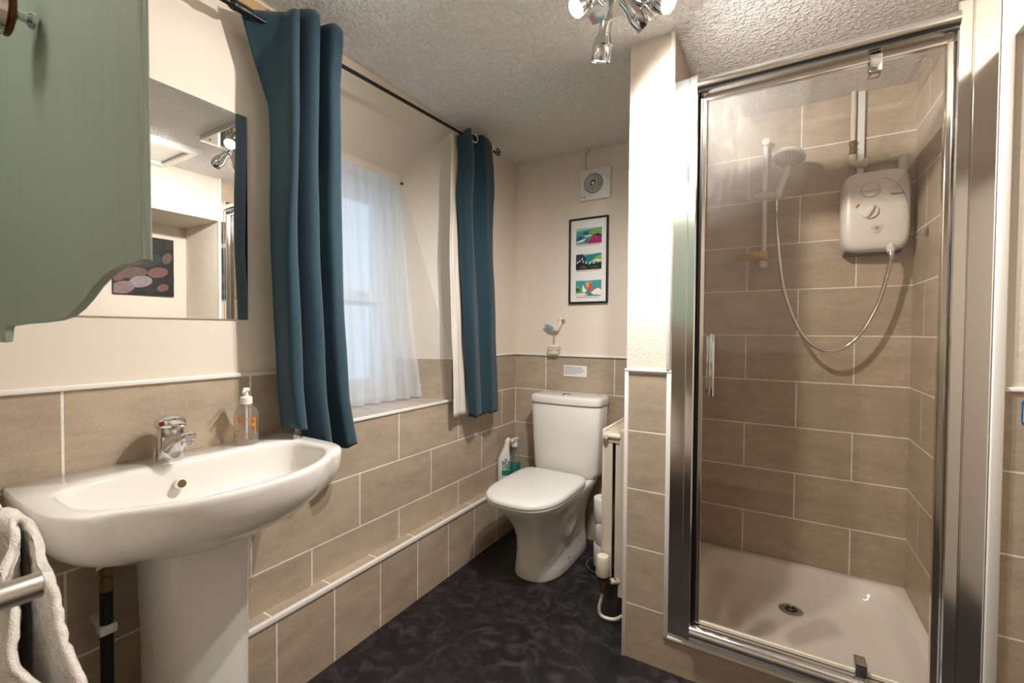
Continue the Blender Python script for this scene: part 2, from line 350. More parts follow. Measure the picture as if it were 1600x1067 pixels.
# right wall above the opening, reveal, recess back, soffit, near wall
bm = B()
box(bm, XR, XR+0.02, YN, YF, 1.90, ZC, mi=0)
struct(finish('wall_right', bm, [M['right_paint']]))
bm = B(); box(bm, XR+0.0205, 1.1, YN, YF, 1.90, 1.92); struct(finish('ceiling_recess', bm, M['right_paint']))
bm = B(); box(bm, 0.4725, 1.1, YF-0.003, YF+0.02, 0, 1.92); struct(finish('wall_reveal', bm, M['reveal']))
bm = B(); box(bm, 0.955, 0.98, YN, YF, 0, 1.9); struct(finish('wall_recess', bm, M['right_paint']))
bm = B(); box(bm, -1.9, 1.1, YN-0.1, YN, 0, ZC); struct(finish('wall_near', bm, M['near']))
# boxed-in skirting ledge below the window
bm = B()
Q([(-1.32, YN, 0), (-1.32, YB, 0), (-1.32, YB, 0.272), (-1.32, YN, 0.272)], 0)
Q([(XL, YN, 0.28), (XL, YB, 0.28), (-1.325, YB, 0.28), (-1.325, YN, 0.28)], 1)
struct(finish('baseboard_left', bm, [M['riser'], M['ledge_tile']]))
# white trims
def trim(i, *boxes):
    bm = B()
    for b_ in boxes: box(bm, *b_, bev=0.0025, seg=2)
    return struct(finish('trim_%d' % i, bm, M['grout_trim'], smooth=True, auto=60))
trim(1, (-1.329, -1.314, YN, YB, 0.266, 0.283))                         # ledge edge
trim(2, (XL-0.001, XL+0.008, YN, yA, 1.030, 1.042), (XL-0.001, XL+0.008, yBw, YB, 1.030, 1.042))
trim(3, (XL, x0, YB-0.012, YB, 1.030, 1.042))
trim(4, (XL-0.004, XL+0.006, yA, yBw, 0.822, 0.835))
trim(5, (x0-0.006, x0+0.008, YF-0.006, YF+0.006, 0.0, 1.042), (x1-0.012, x1+0.003, YF-0.006, YF+0.006, 0.118, 1.042), (x0-0.006, x1+0.003, YF-0.007, YF+0.006, 1.032, 1.042))
trim(6, (x1-0.014, x1-0.002, YF-0.009, YF+0.004, 1.042, ZC))            # rounded plaster bead
trim(7, (0.469, 0.492, YF-0.012, YF+0.002, 0.0, ZC), (0.47, 0.955, YF-0.008, YF, 1.030, 1.042))
bm = B(); box(bm, x1, 0.472, YF, 1.640, 0, 0.116); struct(finish('trim_8', bm, M['kerb_tile']))   # tiled kerb under the tray
trim(9, (x1-0.004, 0.472, YF-0.006, 1.60, 0.116, 0.128), (x1-0.002, 0.472, YF, 1.60, 0.128, 0.141))
# ceiling hatch
bm = B()
hx0, hx1, hy0, hy1 = 0.06, 0.489, 0.62, 1.275
def ringframe(bm, x0, x1, y0, y1, wd, z0, z1):
    box(bm, x0, x0+wd, y0, y1, z0, z1); box(bm, x1-wd, x1, y0, y1, z0, z1); box(bm, x0+wd, x1-wd, y0, y0+wd, z0, z1); box(bm, x0+wd, x1-wd, y1-wd, y1, z0, z1)
ringframe(bm, hx0, hx1, hy0, hy1, 0.030, ZC-0.016, ZC); ringframe(bm, hx0+0.012, hx1-0.012, hy0+0.012, hy1-0.012, 0.030, ZC-0.026, ZC-0.014)
t = thing('ceiling_hatch', 'white panelled loft hatch set in the stippled ceiling, seen in the mirror', 'hatch', (0.28, 0.95, ZC))
finish('moulding', bm, M['white'], t)
bm = B(); box(bm, hx0+0.052, hx1-0.052, hy0+0.052, hy1-0.052, ZC-0.006, ZC-0.002); finish('panel', bm, M['white'], t)

# ------------------------------------------------------------------ window_1
wn = bpy.data.objects.new('window_1', None); COL.objects.link(wn); wn.location = (-1.72, 1.31, zS); struct(wn)
bm = B()
X0, X1 = -1.745, -1.69
def bar(y0, y1, z0, z1, xa=X0, xb=X1): box(bm, xa, xb, y0, y1, z0, z1, bev=0.003)
bar(ia, ia+0.075, zS, zh); bar(ib-0.075, ib, zS, zh); bar(ia+0.07, ib-0.07, zS, 0.90); bar(ia+0.07, ib-0.07, 1.835, zh)
finish('window_frame', bm, M['window_frame'], wn)
for nme, (y0, y1, z0, z1), dx in (('sash', (1.02, 1.605, 1.29, 1.84), -0.012), ('sash', (1.02, 1.605, 0.895, 1.36), 0.012)):
    bm = B(); a = X0+0.012+dx; b_ = X1-0.008+dx
    tt = 0.058
    box(bm, a, b_, y0, y0+tt, z0, z1, bev=0.004); box(bm, a, b_, y1-tt, y1, z0, z1, bev=0.004); box(bm, a, b_, y0+tt, y1-tt, z0, z0+tt-0.01, bev=0.004); box(bm, a, b_, y0+tt, y1-tt, z1-tt+0.006, z1, bev=0.004)
    so = finish(nme, bm, M['window_frame'], wn)
    bm = B(); box(bm, (a+b_)/2-0.002, (a+b_)/2+0.002, y0+tt-0.004, y1-tt+0.004, z0+tt-0.014, z1-tt+0.01); finish('pane', bm, M['pane'], so)

# ================================================================== CURTAINS
def curve_y(tab, z):
    tab = sorted(tab)
    if z <= tab[0][0]: return tab[0][1]
    for (a, ya), (b_, yb) in zip(tab, tab[1:]):
        if z <= b_:
            k = (z-a)/(b_-a); k = k*k*(3-2*k) if False else k; return ya+(yb-ya)*k
    return tab[-1][1]
rodp = lambda y: Vector((-1.285, y, 2.035+0.045*(y-0.3)/1.0*0.97+0.006))
def drape(name, L_, R_, zb, zt, nf, amp, xc, mt, parent, ns=150, nz=60, ph=0.0, thick=0.0022, seed=0, xdrift=0.0, wp=0, flare=None):
    bm = B(); grid = []
    for j in range(nz+1):
        row = []
        for i in range(ns+1):
            s = i/ns; v = j/nz
            top = zt(s); bot = zb(s) if callable(zb) else zb
            z = bot+(top-bot)*v
            yl, yr = curve_y(L_, z), curve_y(R_, z)
            pha = 2*PI*nf*s+ph
            a = amp*(0.75+0.25*v)*(1+0.25*noise.noise(Vector((s*5, v*1.5, seed))))
            g = (1-2*abs(math.cos(PI*nf*s**wp))**2.4) if wp else math.cos(pha)
            x = xc+xdrift*(1-v)+a*g+0.008*noise.noise(Vector((s*9, v*4, seed+3)))
            y = yl+(yr-yl)*(s+0.35/(2*PI*nf)*math.sin(2*pha))+0.006*noise.noise(Vector((s*6, v*3, seed+7)))-(0.0185*math.sin(2*PI*nf*s**wp)*(0.7+0.3*noise.noise(Vector((s*4, v*2.2, seed+11))))*min(1, s*14, (1-s)*14) if wp else 0)
            if flare:
                kk = max(0, min(1, (z-1.84)/0.24)); y += flare[0]*kk*max(0, 1-s*17)+flare[1]*max(0, min(1, (z-1.93)/0.14))*max(0, 1-(1-s)*9)
            row.append(bm.verts.new((x, y, z)))
        grid.append(row)
    for a, b_ in zip(grid, grid[1:]):
        for k in range(ns): bm.faces.new((a[k], a[k+1], b_[k+1], b_[k]))
    o = finish(name, bm, mt, parent, smooth=True)
    md = o.modifiers.new('thickness', 'SOLIDIFY'); md.thickness = thick; md.offset = 0
    return o
tl = thing('curtain', 'teal blue curtain gathered at the left of the window beside the basin', 'curtain', (-1.285, 0.9, 0.78))
Lt = [(0.78, 0.815), (1.0, 0.79), (1.4, 0.778), (1.86, 0.778), (2.1, 0.785)]
Rt = [(0.78, 1.065), (0.94, 1.03), (1.2, 1.008), (1.64, 0.985), (1.96, 0.98), (2.1, 0.99)]
drape('fabric', Lt, Rt, lambda s: 0.872-0.094*max(0, min(1, (s-0.12)/0.42))+0.003*math.sin(s*40), lambda s: 2.085+0.055*min(1, s*3), 3, 0.048, -1.262, M['blue_curtain'], tl, ph=PI, wp=0.82, flare=(-0.085, 0.035))
tr_ = thing('curtain', 'narrow teal blue curtain with pale lining hanging at the far end of the rail', 'curtain', (-1.285, 1.86, 0.73))
Lt = [(0.74, 1.775), (1.1, 1.735), (1.6, 1.70), (1.82, 1.68), (2.02, 1.695), (2.15, 1.665)]
Rt = [(0.74, 2.04), (1.3, 2.0), (1.6, 1.985), (1.9, 1.99), (2.15, 1.955)]
drape('fabric', Lt, Rt, lambda s: 0.745+0.003*math.sin(s*50), lambda s: 2.095+0.052*min(1, s*4)-0.012*s+0.004*math.sin(s*12), 2, 0.026, -1.283, M['blue_curtain'], tr_, ns=90, ph=0.4, seed=5, wp=0.7)
Lt = [(0.74, 1.672), (1.1, 1.655), (1.6, 1.635), (1.82, 1.64), (2.1, 1.65)]
Rt = [(0.74, 1.80), (1.3, 1.78), (1.9, 1.75), (2.1, 1.74)]
drape('lining', Lt, Rt, 0.757, lambda s: 2.11, 0.7, 0.008, -1.322, M['lining'], tr_, ns=40, ph=0.3, seed=9)
def eyelet(c, d, parent):
    bm = B(); c = Vector(c); d = Vector(d).normalized(); s, t = frame_of(d)
    pts = [c+(s*math.cos(a)+t*math.sin(a))*0.021 for a in [2*PI*k/28 for k in range(29)]]
    tube(bm, pts, 0.0036, 8); finish('eyelet', bm, M['chrome'], parent, smooth=True)
eyelet((-1.258, 1.752, 2.098), (1, -0.35, 0.1), tr_)
eyelet((-1.283, 1.93, 2.108), (0.5, 1, 0), tr_)
t = thing('curtain_rod', 'thin black iron curtain rod with curled end across the window top', 'curtain rod', (-1.285, 1.3, 2.08))
bm = B(); cyl(bm, rodp(0.70), rodp(1.98), 0.0068, 14); finish('rod', bm, M['iron'], t, smooth=True, auto=50)
bm = B(); cyl(bm, rodp(0.30), rodp(0.70), 0.0088, 14); cyl(bm, rodp(0.655), rodp(0.715), 0.0125, 16, bev=0.003); cyl(bm, rodp(0.66), rodp(0.672), 0.0145, 16, bev=0.002); finish('outer_sleeve', bm, M['iron'], t, smooth=True, auto=50)
bm = B(); c = rodp(1.99)
pts = [c+Vector((0, 0.004+0.022*(1-k/40)*math.cos(-PI/2-k/40*3.3*PI)*-1+0.012, -0.006+0.022*(1-k/40)*math.sin(-PI/2-k/40*3.3*PI)+0.02)) for k in range(34)]
tube(bm, [c-Vector((0, 0.02, 0))]+pts, 0.0032, 8); finish('scroll_finial', bm, M['iron'], t, smooth=True)
for y in (0.45, 1.94):
    bm = B(); p = rodp(y); tube(bm, spline([p-Vector((0, 0, 0.004)), p-Vector((0.02, 0, 0.02)), Vector((XL+0.004, y, p.z-0.02))]), 0.004, 8); box(bm, XL, XL+0.004, y-0.009, y+0.009, p.z-0.05, p.z+0.02); finish('bracket', bm, M['iron'], t, smooth=True, auto=40)
bm = B(); box(bm, XL, XL+0.018, 0.56, 0.93, 2.128, 2.158, bev=0.002); tag(finish('wooden_batten', bm, M['wood']), 'short bare wooden batten on the wall behind the curtain rod', 'batten')
# net curtain
bm = B(); grid = []
for j in range(41):
    row = []
    for i in range(121):
        s = i/120; v = j/40; z = 0.842+(1.893-0.842)*v
        y = 0.965+(1.588+0.095*(1-v)**0.9-0.965)*s
        x = -1.585+0.075*(1-v)**1.6*max(0, s-0.35)+(0.006+0.010*(1-v))*math.sin(s*52+1.5*math.sin(v*2))+0.004*math.sin(s*131)
        row.append(bm.verts.new((x, y, z)))
    grid.append(row)
for a, b_ in zip(grid, grid[1:]):
    for k in range(120): bm.faces.new((a[k], a[k+1], b_[k+1], b_[k]))
t = thing('net_curtain', 'sheer white net curtain hanging in the window recess to the sill', 'net curtain', (-1.585, 1.3, 0.842))
finish('sheer_fabric', bm, M['net'], t, smooth=True)
bm = B(); cyl(bm, (-1.588, 0.955, 1.893), (-1.588, 1.606, 1.893), 0.0025, 8); finish('wire', bm, M['plastic_white'], t)
bm = B(); cyl(bm, (-1.588, 1.597, 1.893), (-1.588, 1.611, 1.893), 0.006, 10); finish('hook', bm, M['copper'], t)

# ================================================================== MIRROR
t = thing('wall_mirror', 'frameless rectangular mirror fixed to the cream wall above the basin', 'mirror', (XL, 0.4, 1.2))
bm = B(); box(bm, XL, XL+0.0045, -0.02, 0.746, 1.2, 1.806); finish('backing', bm, M['chrome_soft'], t)
bm = B(); box(bm, XL+0.0046, XL+0.006, -0.018, 0.744, 1.202, 1.804); finish('silvered_glass', bm, M['mirror'], t)

# ================================================================== BASIN
bas = thing('wash_basin', 'white ceramic pedestal basin below the mirror', 'basin', (XL, 0.545, 0))
BY = 0.545
def outer_loop(N=128):
    pts = []
    hw = 0.305; xb = XL+0.001
    path = [Vector((xb, hw, 0)), Vector((xb, -hw, 0))]
    # back edge, left side, rounded front corner, bowed front, mirrored
    side = []
    side.append(Vector((xb, -hw+0.004, 0)))
    for k in range(1, 12): side.append(Vector((xb+(0.225)*k/11, -hw+0.004*(1-k/11)-0.002*math.sin(PI*k/11), 0)))
    c = Vector((-1.125, -0.245, 0))
    def xf(y): return -0.928-0.125*(abs(y)/0.27)**2.3
    fx = xf(0.235)
    for k in range(1, 12):
        a = PI/2*k/12; p0 = Vector((-1.15, -hw, 0)); p1 = Vector((fx-0.012, -hw, 0)); p2 = Vector((fx, -0.235, 0)); tt = k/12
        side.append(p0*(1-tt)**2+p1*2*tt*(1-tt)+p2*tt*tt)
    for k in range(13): y = -0.235+0.235*k/12; side.append(Vector((xf(y), y, 0)))
    other = [Vector((p.x, -p.y, 0)) for p in reversed(side[:-1])]
    loop = side+other
    return resample_angle(loop, Vector((-1.12, 0, 0)), N)
def resample_angle(loop, c, N):
    n = len(loop); dense = []
    for i in range(n):
        a, b_ = loop[i], loop[(i+1) % n]
        k = max(1, int((b_-a).length/0.002))
        for j in range(k): dense.append(a+(b_-a)*j/k)
    ang = sorted(((math.atan2(p.y-c.y, p.x-c.x)) % (2*PI), p) for p in dense) if False else sorted([((math.atan2(p.y-c.y, p.x-c.x)) % (2*PI), p.x, p.y) for p in dense])
    out = []; import bisect
    keys = [q[0] for q in ang]
    for k in range(N):
        th = 2*PI*(k+0.5)/N; i = bisect.bisect(keys, th) % len(ang); out.append(Vector((ang[i][1], ang[i][2], 0)))
    return out
OUT = outer_loop()
inn = []
for k in range(160):
    a = 2*PI*k/160; c, s = math.cos(a), math.sin(a); n = 4.5
    y = math.copysign(abs(s)**(2/n), s)*0.262; xh = math.copysign(abs(c)**(2/n), c)
    xfr = -0.952-0.105*(abs(y)/0.262)**2.4; xbk = -1.262
    x = (xfr+xbk)/2+xh*(xfr-xbk)/2
    inn.append(Vector((x, y, 0)))
IN = resample_angle(inn, Vector((-1.12, 0, 0)), 128)
def lay(base, sx, sy, z, ax=-1.374, zf=None):
    out = []
    for p in base:
        q = Vector((ax+(p.x-ax)*sx, BY+p.y*sy, z)); out.append(q)
    return out
bm = B(); R_ = []
for sx, sy, z in ((0.50, 0.36, 0.672), (0.62, 0.50, 0.678), (0.76, 0.68, 0.694), (0.87, 0.84, 0.722), (0.94, 0.93, 0.748), (0.975, 0.975, 0.772), (0.992, 0.994, 0.795), (1.0, 1.0, 0.825), (1.0, 1.0, 0.834), (0.996, 0.997, 0.839), (0.988, 0.991, 0.8415)):
    R_.append(vring(bm, lay(OUT, sx, sy, z)))
R_.append(vring(bm, [Vector((a.x*0.25+b_.x*0.75, BY+a.y*0.25+b_.y*0.75, 0.841)) for a, b_ in zip(OUT, IN)]))
cxi = -1.11
def layi(s, z, sh=0): return [Vector((cxi+sh+(p.x-cxi)*s, BY+p.y*(s if s > 0.9 else s), z)) for p in IN]
for s, z in ((1.0, 0.8405), (0.985, 0.836), (0.972, 0.826), (0.955, 0.805), (0.92, 0.775), (0.85, 0.748), (0.70, 0.731), (0.45, 0.722), (0.16, 0.717), (0.03, 0.716)):
    R_.append(vring(bm, layi(s, z)))
loft(bm, R_, True)
o = finish('bowl', bm, M['ceramic'], bas, smooth=True)
# overflow and waste
bm = B(); cyl(bm, (-1.2495, 0.512, 0.792), (-1.2335, 0.512, 0.796), 0.0125, 24, bev=0.001); o = finish('overflow_ring', bm, M['ceramic'], bas, smooth=True, auto=40)
bm = B(); lathe(bm, (-1.2334, 0.512, 0.796), (-1.2, 0.512, 0.804), [(0, 0.0095), (0.0004, 0.0095)], 24); finish('overflow_hole', bm, M['brass'], bas)
bm = B(); cyl(bm, (-1.105, BY, 0.714), (-1.105, BY, 0.7205), 0.030, 28, bev=0.002); finish('waste', bm, M['chrome'], bas, smooth=True, auto=40)
# pedestal
bm = B(); R_ = []
for z, sx, hy in ((0.0, 1.05, 0.108), (0.02, 1.03, 0.106), (0.2, 1.0, 0.101), (0.45, 1.0, 0.102), (0.62, 1.04, 0.108), (0.69, 1.12, 0.118)):
    pts = []
    for k in range(48):
        a = 2*PI*k/48; c, s = math.cos(a), math.sin(a)
        x = -1.225+(0.105*sx*abs(c)**0.75 if c > 0 else -0.06*abs(c)**0.3); y = BY-0.008+hy*math.copysign(abs(s)**0.7, s)
        pts.append(Vector((x, y, z)))
    R_.append(vring(bm, pts))
loft(bm, R_); finish('pedestal', bm, M['ceramic'], bas, smooth=True, auto=50)
# mixer tap
tap = thing('basin_mixer_tap', 'chrome single lever mixer tap on the back of the basin', 'tap', (-1.315, 0.54, 0.841))
bm = B(); T0 = Vector((-1.312, 0.520, 0.8405))
R_ = []
for z, rx, ry, dx in ((0, 0.030, 0.0295, 0), (0.003, 0.031, 0.0305, 0), (0.03, 0.029, 0.029, 0), (0.055, 0.028, 0.028, 0), (0.078, 0.028, 0.028, 0), (0.083, 0.026, 0.026, 0)):
    R_.append(vring(bm, rrect(T0.x+dx, T0.y, rx, ry, T0.z+z, 2.0, 32)))
loft(bm, R_); finish('body', bm, M['chrome'], tap, smooth=True, auto=50)
bm = B(); R_ = []
for k, (dx, dz, hw, hh) in enumerate(((0.0, 0.030, 0.024, 0.028), (0.03, 0.046, 0.022, 0.022), (0.055, 0.061, 0.0165, 0.013), (0.078, 0.068, 0.016, 0.0105), (0.098, 0.070, 0.0155, 0.010), (0.104, 0.070, 0.012, 0.006))):
    cc = T0+Vector((dx, 0, dz)); R_.append(vring(bm, [cc+Vector((0, math.copysign(abs(math.cos(a))**0.6, math.cos(a))*hw, math.copysign(abs(math.sin(a))**0.6, math.sin(a))*hh)) for a in [2*PI*q/28 for q in range(28)]]))
loft(bm, R_); cyl(bm, T0+Vector((0.088, 0, 0.066)), T0+Vector((0.088, 0, 0.049)), 0.0125, 22, bev=0.0015); finish('spout', bm, M['chrome'], tap, smooth=True, auto=50)
bm = B(); lathe(bm, T0+Vector((0, 0, 0.084)), T0+Vector((0.006, 0, 0.2)), [(0, 0.026), (0.002, 0.031), (0.005, 0.033), (0.014, 0.033), (0.022, 0.028), (0.027, 0.018), (0.0285, 0.001)], 32)
R_ = []
for dx, dz, hw, hh in ((0.005, 0.098, 0.020, 0.010), (0.028, 0.096, 0.018, 0.009), (0.044, 0.093, 0.014, 0.006), (0.054, 0.091, 0.011, 0.0045), (0.057, 0.090, 0.008, 0.002)):
    cc = T0+Vector((dx, 0.002, dz)); R_.append(vring(bm, [cc+Vector((0, math.cos(a)*hw, math.sin(a)*hh)) for a in [2*PI*q/20 for q in range(20)]]))
loft(bm, R_); lv = finish('lever', bm, M['chrome'], tap, smooth=True, auto=50)
bm = B(); hdir = Vector((0.62, -0.78, 0.06)).normalized(); pc = T0+Vector((0, 0, 0.095))+hdir*0.0325
lathe(bm, pc, pc+hdir, [(0, 0.0058), (0.0012, 0.0058)], 18); finish('black_ring', bm, M['darkink'], lv)
bm = B(); lathe(bm, pc+hdir*0.0012, pc+hdir, [(0, 0.0042), (0.0006, 0.0036)], 18); o = finish('temperature_dot', bm, M['red'], lv); o['label'] = 'red hot water dot'

# soap bottle
S0 = Vector((-1.312, 0.708, 0.8405))
kids0 = set(bpy.data.objects)
sp_ = thing('soap_dispenser', 'clear pump soap bottle with orange print on the basin corner', 'soap bottle', S0)
bm = B(); lathe(bm, S0, S0+Vector((0, 0, 1)), [(0, 0.024), (0.002, 0.029), (0.006, 0.0305), (0.075, 0.0305), (0.085, 0.0285), (0.094, 0.022), (0.100, 0.0145), (0.108, 0.0135)], 36)
finish('bottle', bm, M['soap'], sp_, smooth=True, auto=50)
bm = B(); lathe(bm, S0+Vector((0, 0, 0.004)), S0+Vector((0, 0, 1)), [(0, 0.026), (0.002, 0.0285), (0.024, 0.0285), (0.0245, 0.028)], 32)
M['liquid'] = thin_glass('liquid soap', 'f3eee8', haze=0.12); finish('liquid', bm, M['liquid'], sp_, smooth=True, auto=50)
bm = B()
def band(z0, z1, a0, a1, rd=0.0309, n=8):
    for k in range(n):
        b0, b1 = a0+(a1-a0)*k/n, a0+(a1-a0)*(k+1)/n
        poly(bm, [S0+Vector((rd*math.cos(q), rd*math.sin(q), z)) for q, z in ((b0, z0), (b1, z0), (b1, z1), (b0, z1))])
D = math.radians
for z0, z1, a0, a1 in ((0.066, 0.072, -75, -45), (0.066, 0.069, -30, -8), (0.060, 0.064, -70, -55), (0.055, 0.063, -18, -15), (0.048, 0.056, -2, 12), (0.052, 0.0535, -88, -40), (0.052, 0.0535, -25, 5), (0.028, 0.071, 12, 20), (0.036, 0.038, -88, -60), (0.036, 0.0372, -30, 0), (0.029, 0.033, -58, -46), (0.058, 0.068, -98, -92), (0.022, 0.026, -100, -90), (0.064, 0.07, 2, 10)):
    band(z0, z1, D(a0), D(a1))
finish('printed_label', bm, M['orange'], sp_)
bm = B(); lathe(bm, S0+Vector((0, 0, 0.103)), S0+Vector((0, 0, 1)), [(0, 0.0155), (0.016, 0.0155), (0.019, 0.012), (0.021, 0.006), (0.032, 0.005), (0.033, 0.0085), (0.039, 0.0085), (0.041, 0.006)], 26)
tube(bm, spline([S0+Vector((0, 0, 0.140)), S0+Vector((0.012, -0.010, 0.141)), S0+Vector((0.022, -0.02, 0.134))]), 0.0042, 10)
cyl(bm, S0+Vector((0, 0, 0.012)), S0+Vector((0, 0, 0.104)), 0.0035, 10); finish('pump', bm, M['plastic_white'], sp_, smooth=True, auto=45)

for o_ in set(bpy.data.objects)-kids0:
    if o_.type == 'MESH':
        for v in o_.data.vertices: v.co.z = S0.z+(v.co.z-S0.z)*1.13
# waste/supply pipe under the basin
pv = thing('water_supply_pipe', 'black lagged water pipe with isolating valve on the dark tiles under the basin', 'pipe', (-1.30, 0.37, 0))
bm = B(); cyl(bm, (-1.300, 0.388, 0.0), (-1.300, 0.388, 0.575), 0.012, 16); finish('lagged_pipe', bm, M['pipe_dark'], pv, smooth=True, auto=50)
bm = B(); cyl(bm, (-1.300, 0.388, 0.575), (-1.300, 0.388, 0.60), 0.0125, 6); cyl(bm, (-1.300, 0.388, 0.60), (-1.300, 0.388, 0.615), 0.010, 14); cyl(bm, (-1.300, 0.388, 0.612), (-1.300, 0.388, 0.632), 0.0125, 6); cyl(bm, (-1.300, 0.388, 0.606), (-1.285, 0.385, 0.606), 0.006, 10); finish('isolating_valve', bm, M['brass'], pv, smooth=True, auto=30)
bm = B(); cyl(bm, (-1.300, 0.388, 0.632), (-1.300, 0.395, 0.70), 0.0075, 12); finish('tail', bm, M['brass'], pv, smooth=True, auto=50)
bm = B(); prism(bm, [(-1.289, 0.368, 0.632), (-1.289, 0.385, 0.636), (-1.287, 0.405, 0.643), (-1.287, 0.405, 0.650), (-1.289, 0.385, 0.646), (-1.289, 0.368, 0.641)], (0.002, 0, 0)); o = finish('paper_tag', bm, M['paper'], pv); o['label'] = 'small white tag round the pipe'
bm = B(); box(bm, XL, -1.300, 0.380, 0.396, 0.480, 0.498, bev=0.002); box(bm, -1.316, -1.285, 0.372, 0.404, 0.478, 0.500, bev=0.004); o = finish('clip', bm, M['plastic_white'], pv, smooth=True, auto=40)

# ================================================================== TOWEL RAIL + TOWEL + GREEN CABINET (near left)
tw = thing('towel_rail', 'satin steel towel rail in the left foreground holding a cream towel', 'towel rail', (-0.86, -0.2, 0.87))
bm = B(); cyl(bm, (-0.722, 0.158, 0.876), (-0.74, -0.5, 0.876), 0.0145, 32, bev=0.0015); finish('front_bar', bm, M['steel_blur'], tw, smooth=True, auto=40)
bm = B(); cyl(bm, (-0.735, 0.128, 0.879), (-1.372, 0.170, 0.879), 0.0062, 18); finish('side_arm', bm, M['chrome'], tw, smooth=True, auto=40); bm = B(); cyl(bm, (-1.02, 0.190, 0.862), (-1.372, 0.190, 0.862), 0.0062, 18); finish('side_arm', bm, M['chrome'], tw, smooth=True, auto=40); bm = B(); cyl(bm, (-0.74, -0.45, 0.879), (-1.372, -0.43, 0.879), 0.0062, 18); finish('side_arm', bm, M['chrome'], tw, smooth=True, auto=40)
bm = B(); cyl(bm, (-1.372, 0.17, 0.879), (-1.362, 0.17, 0.879), 0.022, 24, bev=0.002); finish('wall_mount', bm, M['chrome'], tw, smooth=True, auto=40); bm = B(); cyl(bm, (-1.372, -0.43, 0.879), (-1.362, -0.43, 0.879), 0.022, 24, bev=0.002); finish('wall_mount', bm, M['chrome'], tw, smooth=True, auto=40)
# towel: a thick folded sheet over the side arm, hanging to both sides
bm = B(); N1, N2 = 150, 150; grid = []
for i in range(N1+1):
    s = i/N1; row = []
    for j in range(N2+1):
        q = j/N2
        # section across the arm: from front drop, over the arm, down behind
        L1 = 0.50; hv = (q-0.5)*2*L1
        rr = 0.017
        if abs(hv) < rr*PI/2:
            a = hv/rr; yy = rr*math.sin(a); zz = 0.862+rr*math.cos(a)
        else:
            d_ = abs(hv)-rr*PI/2; sgn = 1 if hv > 0 else -1
            yy = sgn*(rr+(0.010*min(1, d_*6)+0.035*d_ if sgn < 0 else 0.002)); zz = 0.862-d_
        fall = max(0, 0.862-zz)
        edge = -1.06+0.0 if fall < 0.0 else curve_y([(0.0, -0.70), (0.60, -0.735), (0.708, -0.777), (0.75, -0.815), (0.823, -0.870), (0.847, -0.925), (0.880, -0.985), (0.92, -1.03)], zz)
        xx = -1.30+s*(edge+1.30)
        y0 = 0.188
        fold = 0.022*math.sin((xx+1.3)*24+0.7)*min(1, fall*7+0.15)+0.006*math.sin((xx+1.3)*60+fall*5)
        v = Vector((xx, y0+yy+(fold if hv < 0 else 0.25*fold), zz+0.008*math.sin((xx+1.3)*24+0.9)*(1-min(1, fall*9))))
        nn = noise.noise(v*170)*0.0022+noise.noise(v*60)*0.0018
        v += Vector((0, -nn if hv < 0 else nn, nn*0.6)) + Vector((noise.noise(v*90)*0.003*(1 if s > 0.97 else 0.2), 0, 0))
        row.append(bm.verts.new(v))
    grid.append(row)
for a, b_ in zip(grid, grid[1:]):
    for k in range(N2): bm.faces.new((a[k], a[k+1], b_[k+1], b_[k]))
to = finish('bath_towel', bm, M['towel'], smooth=True); tag(to, 'fluffy cream towel draped over the steel rail below the green door', 'towel')
md = to.modifiers.new('thick', 'SOLIDIFY'); md.thickness = 0.010; md.offset = -1

cab = thing('wall_cabinet', 'sage green painted wall cabinet with scalloped open door, left foreground', 'cabinet', (-1.375, -0.1, 1.2))
prof = [(-0.598, 1.90), (-0.598, 1.525), (-0.5935, 1.2455), (-0.596, 1.244), (-0.619, 1.2445), (-0.645, 1.244), (-0.673, 1.241), (-0.702, 1.2345), (-0.734, 1.223), (-0.762, 1.210), (-0.795, 1.197), (-0.832, 1.187), (-0.879, 1.182), (-0.951, 1.179), (-1.05, 1.177), (-1.126, 1.175), (-1.134, 1.170), (-1.138, 1.147), (-1.17, 1.145), (-1.17, 1.90)]
bm = B(); prism(bm, [(x, 0.2105, z) for x, z in prof], (0, 0.010, 0))
es = [e for e in bm.edges]; bmesh.ops.bevel(bm, geom=es, offset=0.0012, segments=1, affect='EDGES')
door = finish('door', bm, M['green'], cab)
bm = B(); box(bm, XL, -1.175, -0.45, 0.205, 1.20, 1.216); box(bm, XL, -1.175, -0.45, 0.205, 1.884, 1.90); box(bm, XL, -1.175, -0.45, -0.432, 1.216, 1.884); box(bm, XL, -1.175, 0.187, 0.205, 1.216, 1.884); box(bm, XL, XL+0.01, -0.432, 0.187, 1.216, 1.884); finish('carcass', bm, M['green'], cab)
bm = B(); K = Vector((-0.925, 0.205, 1.612))
lathe(bm, K, K+Vector((0, -1, 0)), [(0, 0.012), (0.004, 0.012), (0.008, 0.007), (0.016, 0.007), (0.022, 0.026), (0.032, 0.036), (0.042, 0.032), (0.048, 0.010)], 28); kn = finish('knob', bm, M['chrome'], door, smooth=True, auto=50)
bm = B(); pts = [K+Vector((0.031*math.cos(a), -0.026, 0.031*math.sin(a))) for a in [2*PI*k/28 for k in range(29)]]; tube(bm, pts, 0.0035, 8); finish('copper_ring', bm, M['copper'], kn, smooth=True)

